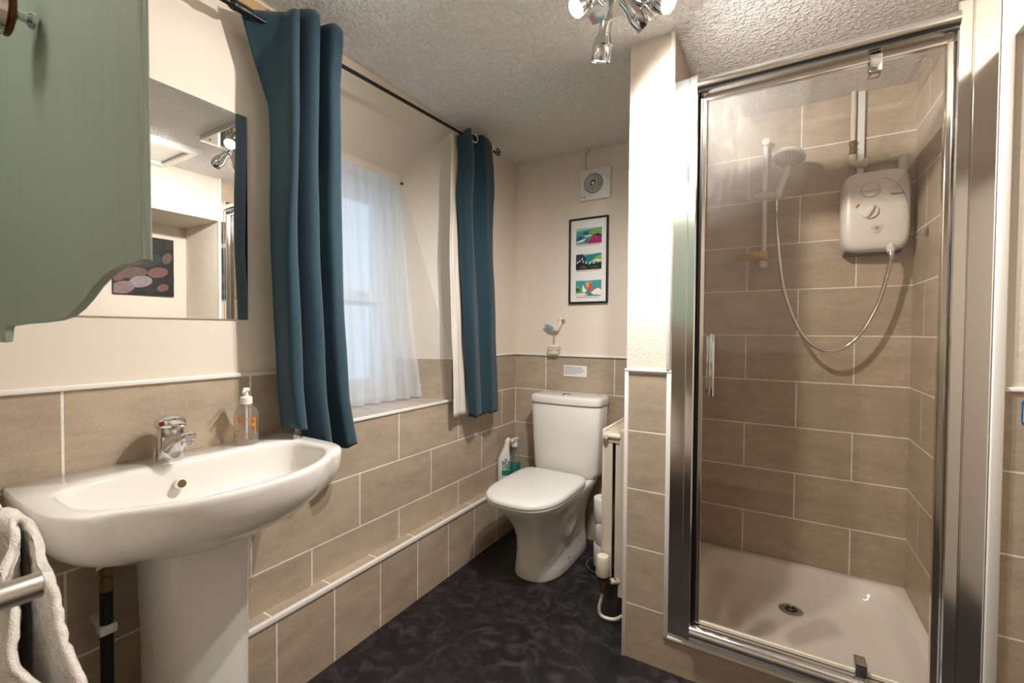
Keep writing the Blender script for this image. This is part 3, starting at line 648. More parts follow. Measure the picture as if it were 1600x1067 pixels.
# ================================================================== TOILET
wc = thing('toilet', 'white close coupled toilet in the far corner with its lid closed', 'toilet', (-0.985, 2.05, 0))
TX = -0.985
def dshape(z, hw, yf, yb, n=2.6, N=72, cx=TX, sq=0.75):
    """rounded front (towards -y), squarer back"""
    out = []
    ym = yf+(yb-yf)*0.5
    for k in range(N):
        a = 2*PI*k/N; c, s = math.cos(a), math.sin(a)
        if s < 0: x = math.copysign(abs(c)**(2/n), c)*hw; y = ym-abs(s)**(2/n)*(ym-yf)
        else: x = math.copysign(abs(c)**(2/7), c)*hw; y = ym+abs(s)**(2/7)*(yb-ym)
        out.append(Vector((cx+x, y, z)))
    return out
bm = B(); R_ = []
for z, hw, yf, yb in ((0.0, 0.128, 1.815, 2.30), (0.006, 0.131, 1.812, 2.30), (0.05, 0.124, 1.815, 2.30), (0.12, 0.117, 1.818, 2.30), (0.19, 0.117, 1.806, 2.31), (0.25, 0.126, 1.775, 2.33), (0.30, 0.145, 1.735, 2.34), (0.34, 0.164, 1.69, 2.345), (0.37, 0.177, 1.655, 2.35), (0.390, 0.182, 1.640, 2.35), (0.397, 0.178, 1.645, 2.35)):
    R_.append(vring(bm, dshape(z, hw, yf, yb)))
loft(bm, R_); pan = finish('pan', bm, M['ceramic'], wc, smooth=True, auto=60)
# sculpted trapway on each side
for sgn in (1, -1):
    bm = B(); pts = spline([(TX+sgn*0.112, 1.93, 0.345), (TX+sgn*0.104, 1.95, 0.27), (TX+sgn*0.098, 1.99, 0.19), (TX+sgn*0.098, 2.06, 0.215), (TX+sgn*0.100, 2.14, 0.32), (TX+sgn*0.10, 2.24, 0.36)], 6)
    tube(bm, pts, lambda t_: 0.032+0.010*math.sin(PI*t_), 16); finish('trapway', bm, M['ceramic'], wc, smooth=True)
    bm = B(); cyl(bm, (TX+sgn*0.112, 2.02, 0.052), (TX+sgn*0.1245, 2.02, 0.050), 0.0085, 16, bev=0.002); o = finish('bolt_cover', bm, M['chrome'], wc, smooth=True, auto=40)
# seat and lid
bm = B(); R_ = []
for z, d_ in ((0.399, 0.004), (0.401, 0.0), (0.409, 0.0), (0.411, 0.004)): R_.append(vring(bm, dshape(z, 0.187-d_, 1.628+d_, 2.125-d_, 2.7)))
loft(bm, R_); finish('seat', bm, M['plastic_white'], wc, smooth=True, auto=60)
bm = B(); R_ = []
for z, d_ in ((0.413, 0.003), (0.4145, 0.0), (0.424, 0.0), (0.431, 0.005), (0.436, 0.016), (0.4385, 0.045), (0.440, 0.10)): R_.append(vring(bm, dshape(z, 0.189-d_, 1.624+d_, 2.135-d_*0.4, 2.7)))
loft(bm, R_); finish('lid', bm, M['plastic_white'], wc, smooth=True, auto=60)
for x in (-0.075, 0.075):
    bm = B(); cyl(bm, (TX+x-0.022, 2.135, 0.418), (TX+x+0.022, 2.135, 0.418), 0.011, 16, bev=0.002)
    finish('hinge', bm, M['plastic_white'], wc, smooth=True, auto=50)
# cistern
CX = -0.972
def cshape(z, hw, yf, yb, N=64):
    out = []
    for k in range(N):
        a = 2*PI*k/N; c, s = math.cos(a), math.sin(a)
        x = math.copysign(abs(c)**(2/7), c)*hw; y = math.copysign(abs(s)**(2/7), s)
        yy = (yf+yb)/2+y*(yb-yf)/2
        if y < 0: yy += 0.020*(abs(x)/hw)**2*(-y)
        out.append(Vector((CX+x, yy, z)))
    return out
bm = B(); R_ = []
for z, hw, yf in ((0.398, 0.165, 2.185), (0.402, 0.178, 2.175), (0.43, 0.186, 2.170), (0.60, 0.196, 2.166), (0.778, 0.202, 2.163), (0.782, 0.199, 2.166)): R_.append(vring(bm, cshape(z, hw, yf, YB-0.005)))
loft(bm, R_); finish('cistern', bm, M['ceramic'], wc, smooth=True, auto=60)
bm = B(); R_ = []
for z, hw, yf in ((0.784, 0.200, 2.160), (0.787, 0.206, 2.154), (0.812, 0.207, 2.153), (0.821, 0.203, 2.158), (0.826, 0.192, 2.172), (0.828, 0.17, 2.195)): R_.append(vring(bm, cshape(z, hw, yf, YB-0.003)))
loft(bm, R_); finish('cistern_lid', bm, M['ceramic'], wc, smooth=True, auto=60)
bm = B(); lathe(bm, (-0.979, 2.245, 0.827), (-0.979, 2.245, 1), [(0, 0.026), (0.003, 0.025), (0.005, 0.020), (0.0055, 0.0195), (0.005, 0.018), (0.0065, 0.001)], 30); finish('flush_button', bm, M['chrome'], wc, smooth=True, auto=40)

# cleaning bottles on the ledge behind the toilet
def bottle_profile(bm, c, secs, N=32):
    R_ = [vring(bm, [Vector((c[0]+dx+math.copysign(abs(math.cos(a))**0.8, math.cos(a))*hx, c[1]+dy+math.copysign(abs(math.sin(a))**0.8, math.sin(a))*hy, c[2]+z)) for a in [2*PI*k/N for k in range(N)]]) for z, hx, hy, dx, dy in secs]
    loft(bm, R_)
eb = thing('cleaner_bottle', 'white toilet cleaner bottle with green and blue lettering beside the cistern', 'bottle', (-1.345, 2.175, 0.28))
c = Vector((-1.334, 2.168, 0.281)); wd_ = Vector((0.80, 0.60, 0)); nd_ = Vector((0.60, -0.80, 0))
def flat_bottle(bm, secs, N=32):
    R_ = [vring(bm, [c+wd_*(off+math.copysign(abs(math.cos(a))**0.7, math.cos(a))*hw)+nd_*(math.copysign(abs(math.sin(a))**0.8, math.sin(a))*hd)+Vector((0, 0, z)) for a in [2*PI*k/N for k in range(N)]]) for z, hw, hd, off in secs]
    loft(bm, R_)
bm = B(); flat_bottle(bm, [(0, 0.034, 0.020, 0), (0.004, 0.037, 0.023, 0), (0.12, 0.037, 0.023, 0), (0.155, 0.036, 0.022, 0.0), (0.19, 0.027, 0.019, 0.006), (0.22, 0.018, 0.016, 0.012), (0.243, 0.013, 0.0135, 0.016), (0.25, 0.0125, 0.0125, 0.017)]); finish('bottle', bm, M['plastic_white'], eb, smooth=True, auto=60)
bm = B(); flat_bottle(bm, [(0.248, 0.0145, 0.0145, 0.017), (0.266, 0.0135, 0.0135, 0.020), (0.275, 0.010, 0.010, 0.025), (0.278, 0.004, 0.004, 0.028)]); finish('cap', bm, M['plastic_white'], eb, smooth=True, auto=60)
text_mesh('label_text', 'ECO', 0.030, c+wd_*-0.014+nd_*0.0235+Vector((0, 0, 0.126)), wd_, (0, 0, 1), M['navy'], eb, bold=0.0008)
text_mesh('label_text', 'VER', 0.030, c+wd_*-0.013+nd_*0.0235+Vector((0, 0, 0.101)), wd_, (0, 0, 1), M['lgreen'], eb, bold=0.0008)
bm = B(); prism(bm, [c+wd_*a+nd_*0.0228+Vector((0, 0, z)) for a, z in ((-0.014, 0.066), (0.034, 0.066), (0.034, 0.096), (-0.014, 0.096))], nd_*0.001); finish('label_band', bm, M['teal'], eb)
bm = B(); prism(bm, [c+wd_*a+nd_*0.0228+Vector((0, 0, z)) for a, z in ((0.004, 0.151), (0.012, 0.151), (0.017, 0.160), (0.011, 0.157), (0.008, 0.166), (0.005, 0.157), (-0.001, 0.159))], nd_*0.001); finish('leaf_mark', bm, M['lgreen'], eb)
sb = thing('spray_bottle', 'clear trigger spray bottle with teal label behind the white cleaner bottle', 'spray bottle', (-1.325, 2.285, 0.28))
c = (-1.328, 2.285, 0.281)
bm = B(); bottle_profile(bm, c, [(0, 0.022, 0.032, 0, 0), (0.004, 0.026, 0.036, 0, 0), (0.11, 0.026, 0.036, 0, 0), (0.145, 0.024, 0.030, 0, 0), (0.175, 0.016, 0.018, 0, 0), (0.195, 0.012, 0.012, 0, 0), (0.205, 0.012, 0.012, 0, 0)]); finish('bottle', bm, M['clear'], sb, smooth=True, auto=60)
bm = B(); bottle_profile(bm, c, [(0.03, 0.0265, 0.0365, 0, 0), (0.03001, 0.0268, 0.0368, 0, 0), (0.10, 0.0268, 0.0368, 0, 0), (0.101, 0.0262, 0.0362, 0, 0)]); lb = finish('label', bm, M['teal'], sb, smooth=True, auto=60)
bm = B(); bottle_profile(bm, c, [(0.203, 0.0155, 0.0155, 0, 0), (0.222, 0.0145, 0.0145, 0, 0), (0.226, 0.010, 0.012, 0, 0), (0.238, 0.010, 0.018, 0, -0.004)])
box(bm, c[0]-0.010, c[0]+0.010, c[1]-0.048, c[1]+0.030, c[2]+0.236, c[2]+0.256, bev=0.005, seg=3); finish('trigger_head', bm, M['plastic_white'], sb, smooth=True, auto=60)
bm = B(); tube(bm, spline([(c[0], c[1]-0.030, c[2]+0.24), (c[0], c[1]-0.034, c[2]+0.225), (c[0], c[1]-0.028, c[2]+0.205)]), 0.004, 8); finish('trigger', bm, M['plastic_white'], sb, smooth=True)

# toilet roll holder
th = thing('toilet_roll_stand', 'dark wire stand on the floor for spare toilet rolls, between toilet and radiator', 'roll holder', (-0.712, 2.12, 0))
bm = B(); cyl(bm, (-0.712, 2.12, 0.0), (-0.712, 2.12, 0.008), 0.088, 40, bev=0.002); finish('base', bm, M['black'], th, smooth=True, auto=40)
bm = B(); pts = [Vector((-0.712+0.088*math.cos(a), 2.12+0.088*math.sin(a), 0.008)) for a in [2*PI*k/40 for k in range(41)]]; tube(bm, pts, 0.0025, 8); finish('rim', bm, M['chrome'], th, smooth=True)
bm = B(); cyl(bm, (-0.712, 2.12, 0.0), (-0.712, 2.12, 0.40), 0.006, 12); finish('post', bm, M['black'], th, smooth=True, auto=40)
roll0 = None
for k, (dx, lb_) in enumerate(((0, 'white toilet roll at the bottom of the stack beside the radiator'), (0.006, 'middle white toilet roll of the stack beside the radiator'), (-0.002, 'topmost white toilet roll of the stack beside the radiator'))):
    if roll0 is None:
        bm = B(); R_ = []
        for rd, z in ((0.020, 0.0), (0.052, 0.0), (0.0545, 0.004), (0.0545, 0.108), (0.052, 0.112), (0.020, 0.112), (0.020, 0.0)):
            R_.append(vring(bm, [Vector((rd*math.cos(2*PI*q/36), rd*math.sin(2*PI*q/36), z)) for q in range(36)]))
        loft(bm, R_, False); o = roll0 = finish('toilet_roll', bm, M['paper'], smooth=True, auto=50)
    else: o = roll0.copy(); COL.objects.link(o)
    o.location = (-0.712+dx, 2.12, 0.010+k*0.1135); tag(o, lb_, 'toilet roll', 'stacked toilet rolls')

# ================================================================== RADIATOR
rad = thing('radiator', 'cream double panel radiator behind the tiled pilaster', 'radiator', (-0.55, 2.0, 0.14))
for x0_, x1_, nme in ((-0.604, -0.590, 'front_panel'), (-0.532, -0.518, 'rear_panel')):
    bm = B(); box(bm, x0_, x1_, 1.748, 2.26, 0.145, 0.775, bev=0.005, seg=3)
    for k in range(12):
        y = 1.785+k*0.04; box(bm, x0_-0.004, x0_+0.004, y, y+0.022, 0.18, 0.74, bev=0.0035, seg=2)
    finish(nme, bm, M['cream_rad'], rad, smooth=True, auto=40)
bm = B(); box(bm, -0.600, -0.560, 1.750, 1.7575, 0.17, 0.765, bev=0.002); box(bm, -0.548, -0.520, 1.752, 1.760, 0.17, 0.75, bev=0.002); finish('end_plate', bm, M['cream_rad'], rad)
bm = B(); cyl(bm, (-0.585, 1.755, 0.748), (-0.525, 1.755, 0.748), 0.013, 18, bev=0.002); cyl(bm, (-0.585, 1.755, 0.748), (-0.585, 1.733, 0.748), 0.0125, 20, bev=0.003); box(bm, -0.6, -0.53, 1.748, 1.77, 0.722, 0.738, bev=0.003); finish('bleed_connector', bm, M['cream_rad'], rad, smooth=True, auto=40)
bm = B()
box(bm, -0.592, -0.530, 1.77, 2.25, 0.745, 0.752)
for k in range(22):
    y = 1.785+k*0.021; box(bm, -0.590, -0.532, y, y+0.006, 0.752, 0.768)
finish('top_grille', bm, M['cream_rad'], rad)
bm = B(); cyl(bm, (-0.525, 1.752, 0.165), (-0.525, 1.752, 0.168), 0.01, 8); box(bm, -0.53, -0.505, 1.745, 1.752, 0.10, 0.775, bev=0.001); finish('bracket', bm, M['cream_rad'], rad)
v_ = thing('radiator_valve', 'cream thermostatic valve with pipe at the foot of the radiator', 'valve', (-0.583, 1.722, 0.0))
V = Vector((-0.583, 1.715, 0))
bm = B(); seg = 40; R_ = []
for z, rd in ((0.190, 0.0265), (0.195, 0.0285), (0.235, 0.0275), (0.262, 0.0255), (0.269, 0.0225), (0.271, 0.016)):
    R_.append([bm.verts.new(V+Vector(((rd*(0.93 if (k % 2 and 0.2 < z < 0.262) else 1))*math.cos(2*PI*k/seg), (rd*(0.93 if (k % 2 and 0.2 < z < 0.262) else 1))*math.sin(2*PI*k/seg), z))) for k in range(seg)])
loft(bm, R_); finish('thermostat_head', bm, M['plastic_old'], v_, smooth=True, auto=30)
bm = B(); lathe(bm, V+Vector((0, 0, 0.181)), V+Vector((0, 0, 1)), [(-0.004, 0.023), (-0.002, 0.0265), (0.008, 0.0265), (0.010, 0.025)], 30); finish('collar', bm, M['black'], v_, smooth=True, auto=40)
bm = B(); lathe(bm, V+Vector((0, 0, 0.118)), V+Vector((0, 0, 1)), [(0, 0.008), (0.001, 0.0125), (0.016, 0.0125), (0.018, 0.010), (0.03, 0.013), (0.045, 0.0195), (0.062, 0.022)], 24)
cyl(bm, V+Vector((0, 0, 0.168)), V+Vector((0.045, 0.03, 0.168)), 0.011, 16); finish('valve_body', bm, M['brass'], v_, smooth=True, auto=40)
bm = B(); cyl(bm, V+Vector((0.028, 0.012, 0.166)), V+Vector((0.062, 0.045, 0.160)), 0.0115, 16, bev=0.002); finish('union', bm, M['plastic_old'], v_, smooth=True, auto=40)
bm = B(); tube(bm, spline([V+Vector(p) for p in ((0, 0, 0.122), (-0.003, 0, 0.10), (-0.013, 0.0, 0.055), (-0.010, 0.002, 0.025), (0.012, 0.006, 0.014), (0.05, 0.012, 0.018), (0.085, 0.02, 0.045), (0.126, 0.03, 0.08))], 8), 0.0068, 14); finish('pipe', bm, M['plastic_old'], v_, smooth=True)

# ================================================================== BACK WALL THINGS
# extractor fan
fn = thing('extractor_fan', 'square white extractor fan with round louvre high on the back wall', 'extractor fan', (-0.866, YB, 1.9))
bm = B(); box(bm, -0.955, -0.778, YB-0.024, YB, 1.902, 2.072, bev=0.006, seg=3); finish('housing', bm, M['plastic_white'], fn, smooth=True, auto=40)
FC = Vector((-0.872, YB-0.024, 1.988))
bm = B(); lathe(bm, FC, FC+Vector((0, -1, 0)), [(-0.0005, 0.057), (0.0006, 0.057)], 40); finish('grille_recess', bm, M['darkink'], fn)
for k, rd in enumerate((0.056, 0.0465, 0.0375, 0.0285, 0.020)):
    bm = B(); pts = [FC+Vector((rd*math.cos(a), -0.004-0.0012*k, rd*math.sin(a))) for a in [2*PI*q/40 for q in range(41)]]; tube(bm, pts, 0.0027, 8); finish('louvre', bm, M['plastic_white'], fn, smooth=True)
bm = B(); lathe(bm, FC, FC+Vector((0, -1, 0)), [(0, 0.011), (0.009, 0.010), (0.011, 0.006), (0.0115, 0.001)], 24); finish('centre_cap', bm, M['plastic_white'], fn, smooth=True)
bm = B()
for k, wd in enumerate((0.006, 0.004, 0.007, 0.004)): box(bm, -0.945+k*0.0085, -0.945+k*0.0085+wd, YB-0.0244, YB-0.0238, 1.916, 1.9215)
finish('maker_mark', bm, M['ink'], fn)
bm = B(); box(bm, -0.951, -0.925, YB-0.014, YB, 2.072, ZC, bev=0.002); box(bm, -0.953, -0.900, YB-0.016, YB, ZC-0.012, ZC, bev=0.002); tag(finish('cable_trunking', bm, M['plastic_old']), 'short pale cable trunking from fan up to the ceiling', 'trunking')
# framed prints
fr = thing('picture_frame', 'thin black frame with three small coastal prints on the back wall', 'picture', (-0.9, YB, 1.33))
px0, px1, pz0, pz1 = -1.016, -0.788, 1.332, 1.808
bm = B(); fw = 0.0095
box(bm, px0, px0+fw, YB-0.020, YB-0.001, pz0, pz1, bev=0.001); box(bm, px1-fw, px1, YB-0.020, YB-0.001, pz0, pz1, bev=0.001); box(bm, px0+fw, px1-fw, YB-0.020, YB-0.001, pz0, pz0+fw, bev=0.001); box(bm, px0+fw, px1-fw, YB-0.020, YB-0.001, pz1-fw, pz1, bev=0.001); finish('frame', bm, M['iron'], fr)
bm = B(); box(bm, px0+fw, px1-fw, YB-0.012, YB-0.002, pz0+fw, pz1-fw); finish('mount', bm, M['paper'], fr)
PM = [mat('print '+h, h, 0.4) for h in ('3f9a9c', '2c7f86', '7fa25a', '2d3350', 'a02a68', 'd64f2a', 'e7dcc0', 'f0a24a', '9fc2b8', 'efe7d8', '355a35', '1a1f2c')]
def art(z0, shapes, nme):
    bm = B(); W_, H_ = 0.150, 0.088; ax0 = -0.975; yy = YB-0.0123
    prism(bm, [(ax0, yy, z0), (ax0+W_, yy, z0), (ax0+W_, yy, z0+H_), (ax0, yy, z0+H_)], (0, -0.0002, 0), shapes[0])
    for n_, (mi, pts) in enumerate(shapes[1:]):
        prism(bm, [(ax0+W_*a, yy-0.0002*(n_+1), z0+H_*b_) for a, b_ in pts], (0, -0.0002, 0), mi)
    # caption as a broken fine line
    x = ax0+0.004
    while x < ax0+W_-0.01:
        wd = random.uniform(0.004, 0.012); box(bm, x, min(x+wd, ax0+W_), yy-0.0004, yy, z0-0.0085, z0-0.0045, mi=5); x += wd+0.003
    finish(nme, bm, PM, fr)
art(1.663, [0, (8, [(0, .8), (.5, .9), (1, .95), (1, 1), (0, 1)]), (3, [(.2, .66), (.5, .8), (.62, .74), (.4, .6)]), (2, [(.45, .72), (.7, .88), (1, .95), (1, .35), (.8, .45), (.6, .58)]), (6, [(.28, .5), (.6, .55), (.62, .48), (.4, .42)]), (1, [(0, .55), (.3, .5), (.5, .35), (.45, .1), (.2, .2), (0, .15)]), (9, [(0, .08), (.3, .18), (.42, .38), (.3, .3), (.05, .2)]), (3, [(.05, .22), (.25, .38), (.2, .5), (.02, .3)]), (3, [(.6, .5), (.85, .62), (1, .5), (1, .3), (.7, .3)]), (4, [(.45, .1), (.6, .38), (.8, .42), (1, .4), (1, 0), (.5, 0)]), (5, [(.62, .4), (.66, .62), (.69, .4)]), (5, [(.72, .38), (.75, .55), (.79, .35)])], 'print')
art(1.520, [1, (8, [(.3, .9), (.8, .95), (.8, 1), (.3, 1)]), (3, [(0, .95), (.25, .98), (.42, .7), (.35, .4), (0, .3)]), (2, [(1, .95), (.75, .75), (.6, .5), (1, .4)]), (6, [(.6, .5), (.8, .62), (1, .6), (1, .5)]), (11, [(0, .42), (.3, .48), (.6, .34), (1, .4), (1, 0), (0, 0)]), (10, [(.1, .1), (.3, .3), (.5, .08)]), (10, [(.5, .12), (.75, .25), (.95, .1)])]+[(9, [(a, b_), (a+.03, b_+.14), (a+.06, b_+.10), (a+.04, b_)]) for a, b_ in ((.04, .42), (.12, .5), (.22, .62), (.27, .45), (.38, .36), (.5, .3), (.55, .38), (.68, .34), (.8, .5), (.86, .42))]+[(5, [(.3, .1), (.34, .18), (.38, .1)])], 'print')
art(1.372, [0, (8, [(.3, .95), (1, 1), (.3, 1)]), (2, [(0, .72), (.15, .62), (.28, .38), (0, .3)]), (10, [(0, .55), (.12, .5), (.22, .36), (0, .32)]), (1, [(.2, .2), (.6, .2), (.9, .28), (.5, .05)]), (9, [(.28, .75), (.36, .5), (.44, .4), (.38, .2), (.25, .3)]), (9, [(.6, .2), (.75, .42), (.9, .5), (1, .35), (1, .05), (.7, .1)]), (6, [(0, .18), (.3, .22), (.5, .08), (.3, 0), (0, 0)]), (7, [(.42, .55), (.4, .85), (.5, .95), (.54, .6)]), (7, [(.56, .78), (.62, .82), (.64, .9), (.58, .92)]), (5, [(.50, .5), (.56, .78), (.64, .72), (.6, .4), (.54, .15), (.5, .3)]), (5, [(.66, .35), (.72, .62), (.8, .55), (.74, .38)])], 'print')
# small notice on the tile
nt_ = thing('notice_card', 'small white notice card with grey lines stuck to the tile above the cistern', 'notice', (-0.978, YB-0.002, 0.92))
bm = B(); box(bm, -1.048, -0.908, YB-0.003, YB-0.0012, 0.916, 0.980, bev=0.0005); finish('card', bm, M['paper'], nt_)
bm = B()
for k, wd in enumerate((0.108, 0.105, 0.120, 0.103, 0.070)):
    x = -1.041; xe = x+wd; z = 0.966-k*0.0092
    while x < xe:
        ww = random.uniform(0.008, 0.022); box(bm, x, min(x+ww, xe), YB-0.0033, YB-0.0028, z, z+0.004); x += ww+0.003
finish('lettering', bm, M['ink'], nt_)
# seagull ornament
gl = thing('seagull_ornament', 'small wooden seagull ornament on a block standing on the tile ledge', 'ornament', (-1.10, YB-0.02, 1.042))
gy = YB-0.024
bm = B(); box(bm, -1.132, -1.072, gy-0.021, gy+0.021, 1.0422, 1.098, bev=0.004); b_ = finish('block', bm, M['gull_white'], gl, smooth=True, auto=40)
bm = B()
for z in (1.066, 1.080):
    pts = [Vector((-1.102+0.0315*a, gy+0.0225*c_, z+0.003*a*0.6)) for a, c_ in ((-1, -1), (1, -1), (1, 1), (-1, 1), (-1, -1))]; tube(bm, pts, 0.0014, 6)
tube(bm, spline([(-1.072, gy-0.022, 1.068), (-1.06, gy-0.024, 1.056), (-1.050, gy-0.02, 1.05)]), 0.0012, 6); finish('twine', bm, M['gull_stick'], gl)
bm = B(); cyl(bm, (-1.103, gy, 1.096), (-1.100, gy, 1.172), 0.0032, 10); finish('stick', bm, M['gull_stick'], gl, smooth=True, auto=40)
bm = B(); lathe(bm, (-1.168, gy, 1.206), (-1.072, gy, 1.186), [(0, 0.001), (0.012, 0.006), (0.03, 0.012), (0.05, 0.0185), (0.068, 0.0215), (0.084, 0.0195), (0.096, 0.012), (0.101, 0.001)], 24)
tube(bm, spline([(-1.088, gy, 1.190), (-1.075, gy, 1.208), (-1.066, gy, 1.226), (-1.064, gy, 1.240)]), lambda t_: 0.0185-0.0075*t_, 16)
lathe(bm, (-1.079, gy, 1.243), (-1.04, gy, 1.244), [(0, 0.001), (0.003, 0.008), (0.009, 0.0125), (0.016, 0.0135), (0.023, 0.011), (0.029, 0.005), (0.030, 0.001)], 18)
finish('bird_body', bm, M['gull_white'], gl, smooth=True, auto=70)
for sg in (-1, 1):
    bm = B(); prism(bm, [(-1.160, gy+sg*0.0155, 1.216), (-1.135, gy+sg*0.0155, 1.213), (-1.110, gy+sg*0.0155, 1.207), (-1.094, gy+sg*0.0155, 1.198), (-1.096, gy+sg*0.0155, 1.188), (-1.112, gy+sg*0.0155, 1.184), (-1.132, gy+sg*0.0155, 1.193)], (0, sg*0.008, 0)); bmesh.ops.bevel(bm, geom=bm.edges[:], offset=0.002, segments=2, affect='EDGES'); finish('wing', bm, M['gull_blue'], gl, smooth=True, auto=50)
bm = B(); lathe(bm, (-1.057, gy, 1.238), (-1.02, gy, 1.243), [(0, 0.009), (0.014, 0.0075), (0.026, 0.003), (0.028, 0.001)], 14); finish('beak', bm, M['gull_beak'], gl, smooth=True)

# ================================================================== CEILING SPOTLIGHT
sl = thing('ceiling_spotlight', 'chrome ceiling spotlight with four adjustable heads, two bulbs facing the room', 'spotlight', (-0.33, 1.27, ZC))
bm = B(); box(bm, -0.518, -0.150, 1.168, 1.366, 2.150, ZC, bev=0.002); finish('ceiling_plate', bm, M['chrome'], sl)
for x, y in ((-0.46, 1.19), (-0.21, 1.19)):
    bm = B(); lathe(bm, (x, y, 2.15), (x, y, 0), [(0, 0.006), (0.003, 0.006), (0.006, 0.003)], 14)
    finish('screw', bm, M['chrome'], sl, smooth=True)
def head(bulb, direc, root):
    bp = Vector(bulb); d = Vector(direc).normalized(); back = bp-d*0.090; rt = Vector(root)
    bm = B(); lathe(bm, back, bp, [(0, 0.014), (0.002, 0.0165), (0.022, 0.0165), (0.034, 0.019), (0.050, 0.0255), (0.055, 0.0275), (0.058, 0.0265), (0.060, 0.0275), (0.094, 0.0275), (0.097, 0.0262), (0.0955, 0.0245), (0.0845, 0.0235), (0.084, 0.001)], 32); h = finish('spot_head', bm, M['chrome'], sl, smooth=True, auto=35)
    bm = B(); lathe(bm, bp-d*0.005, bp, [(0, 0.0230), (0.0040, 0.0225), (0.0065, 0.018), (0.0080, 0.009), (0.0082, 0.001)], 28); finish('bulb', bm, M['bulb'], h, smooth=True)
    li = bpy.data.lights.new('spot_beam', 'SPOT'); li.energy = SPOT; li.spot_size = math.radians(152); li.spot_blend = 1.0; li.shadow_soft_size = 0.016; li.color = (1.0, 0.955, 0.91)
    lo = bpy.data.objects.new('spot_beam', li); COL.objects.link(lo); lo.rotation_euler = d.to_track_quat('-Z', 'Y').to_euler(); lo.location = bp+d*0.0135-sl.location; lo.parent = sl
    bm = B(); j = bp-d*0.070; el = Vector((rt.x*0.5+j.x*0.5, rt.y*0.5+j.y*0.5, rt.z-0.02))
    cyl(bm, (rt.x, rt.y, 2.150), (rt.x, rt.y, 2.143), 0.014, 20, bev=0.002)
    tube(bm, spline([Vector((rt.x, rt.y, 2.145)), Vector((rt.x, rt.y, 2.12)), j], 6), 0.0052, 12); finish('arm', bm, M['chrome'], h, smooth=True)
head((-0.482, 1.150, 2.060), (-0.45, -0.50, -0.74), (-0.445, 1.255, 2.15))
head((-0.252, 1.195, 2.018), (0.72, -0.30, -0.63), (-0.262, 1.262, 2.15))
head((-0.440, 1.222, 1.945), (-0.28, 0.30, -0.91), (-0.40, 1.225, 2.15))
head((-0.330, 1.275, 2.040), (0.56, 0.60, -0.64), (-0.345, 1.262, 2.15))
# unseen round lamp behind the camera, added as soft fill for the room
rl = thing('rear_fill_lamp', 'round opal fill lamp added out of view behind the viewpoint', 'fill lamp', (-0.90, -0.22, ZC))
bm = B(); cyl(bm, (-0.90, -0.22, ZC), (-0.90, -0.22, ZC-0.02), 0.15, 40, bev=0.003); finish('base', bm, M['white'], rl, smooth=True, auto=40)
bm = B(); lathe(bm, (-0.90, -0.22, ZC-0.02), (-0.45, -0.45, 0), [(0, 0.14), (0.02, 0.137), (0.04, 0.11), (0.05, 0.06), (0.052, 0.001)], 40); finish('diffuser', bm, M['rear'], rl, smooth=True)

# ================================================================== SHOWER
sx0, sx1 = x1, 0.472
ty = thing('shower_tray', 'white shower tray with raised rim inside the enclosure', 'shower tray', (0.08, 1.97, 0))
bm = B(); R_ = []
tcx, tcy, thx, thy = (sx0+sx1)/2, (1.600+YB)/2, (sx1-sx0)/2, (YB-1.600)/2
for hx, hy, z, n in ((thx, thy, 0.0, 60), (thx, thy, 0.135, 60), (thx-0.002, thy-0.002, 0.1375, 40), (thx-0.036, thy-0.036, 0.1375, 14), (thx-0.041, thy-0.041, 0.136, 11), (thx-0.046, thy-0.046, 0.130, 9), (thx-0.066, thy-0.066, 0.085, 6.5), (thx-0.074, thy-0.074, 0.073, 6), (thx-0.086, thy-0.086, 0.066, 5.5), (thx-0.12, thy-0.12, 0.063, 5), (0.05, 0.05, 0.058, 2), (0.02, 0.02, 0.0575, 2)):
    R_.append(vring(bm, rrect(tcx if hx > 0.06 else 0.072, tcy if hx > 0.06 else 2.085, hx, hy, z, n, 96)))
loft(bm, R_); finish('tray', bm, M['ceramic'], ty, smooth=True, auto=50)
DW = Vector((0.073, 2.09, 0.0605))
bm = B(); lathe(bm, DW-Vector((0, 0, 0.002)), DW+Vector((0, 0, 1)), [(0, 0.043), (0.003, 0.043), (0.005, 0.038), (0.0052, 0.026), (0.003, 0.025)], 36); wo = finish('waste', bm, M['chrome'], ty, smooth=True, auto=40)
bm = B()
for k in range(6):
    a = 2*PI*k/6; c_ = DW+Vector((0.0155*math.cos(a), 0.0155*math.sin(a), 0.0022)); lathe(bm, c_, c_+Vector((0, 0, 1)), [(0, 0.0065), (0.001, 0.0065)], 12)
finish('drain_hole', bm, M['darkink'], wo)

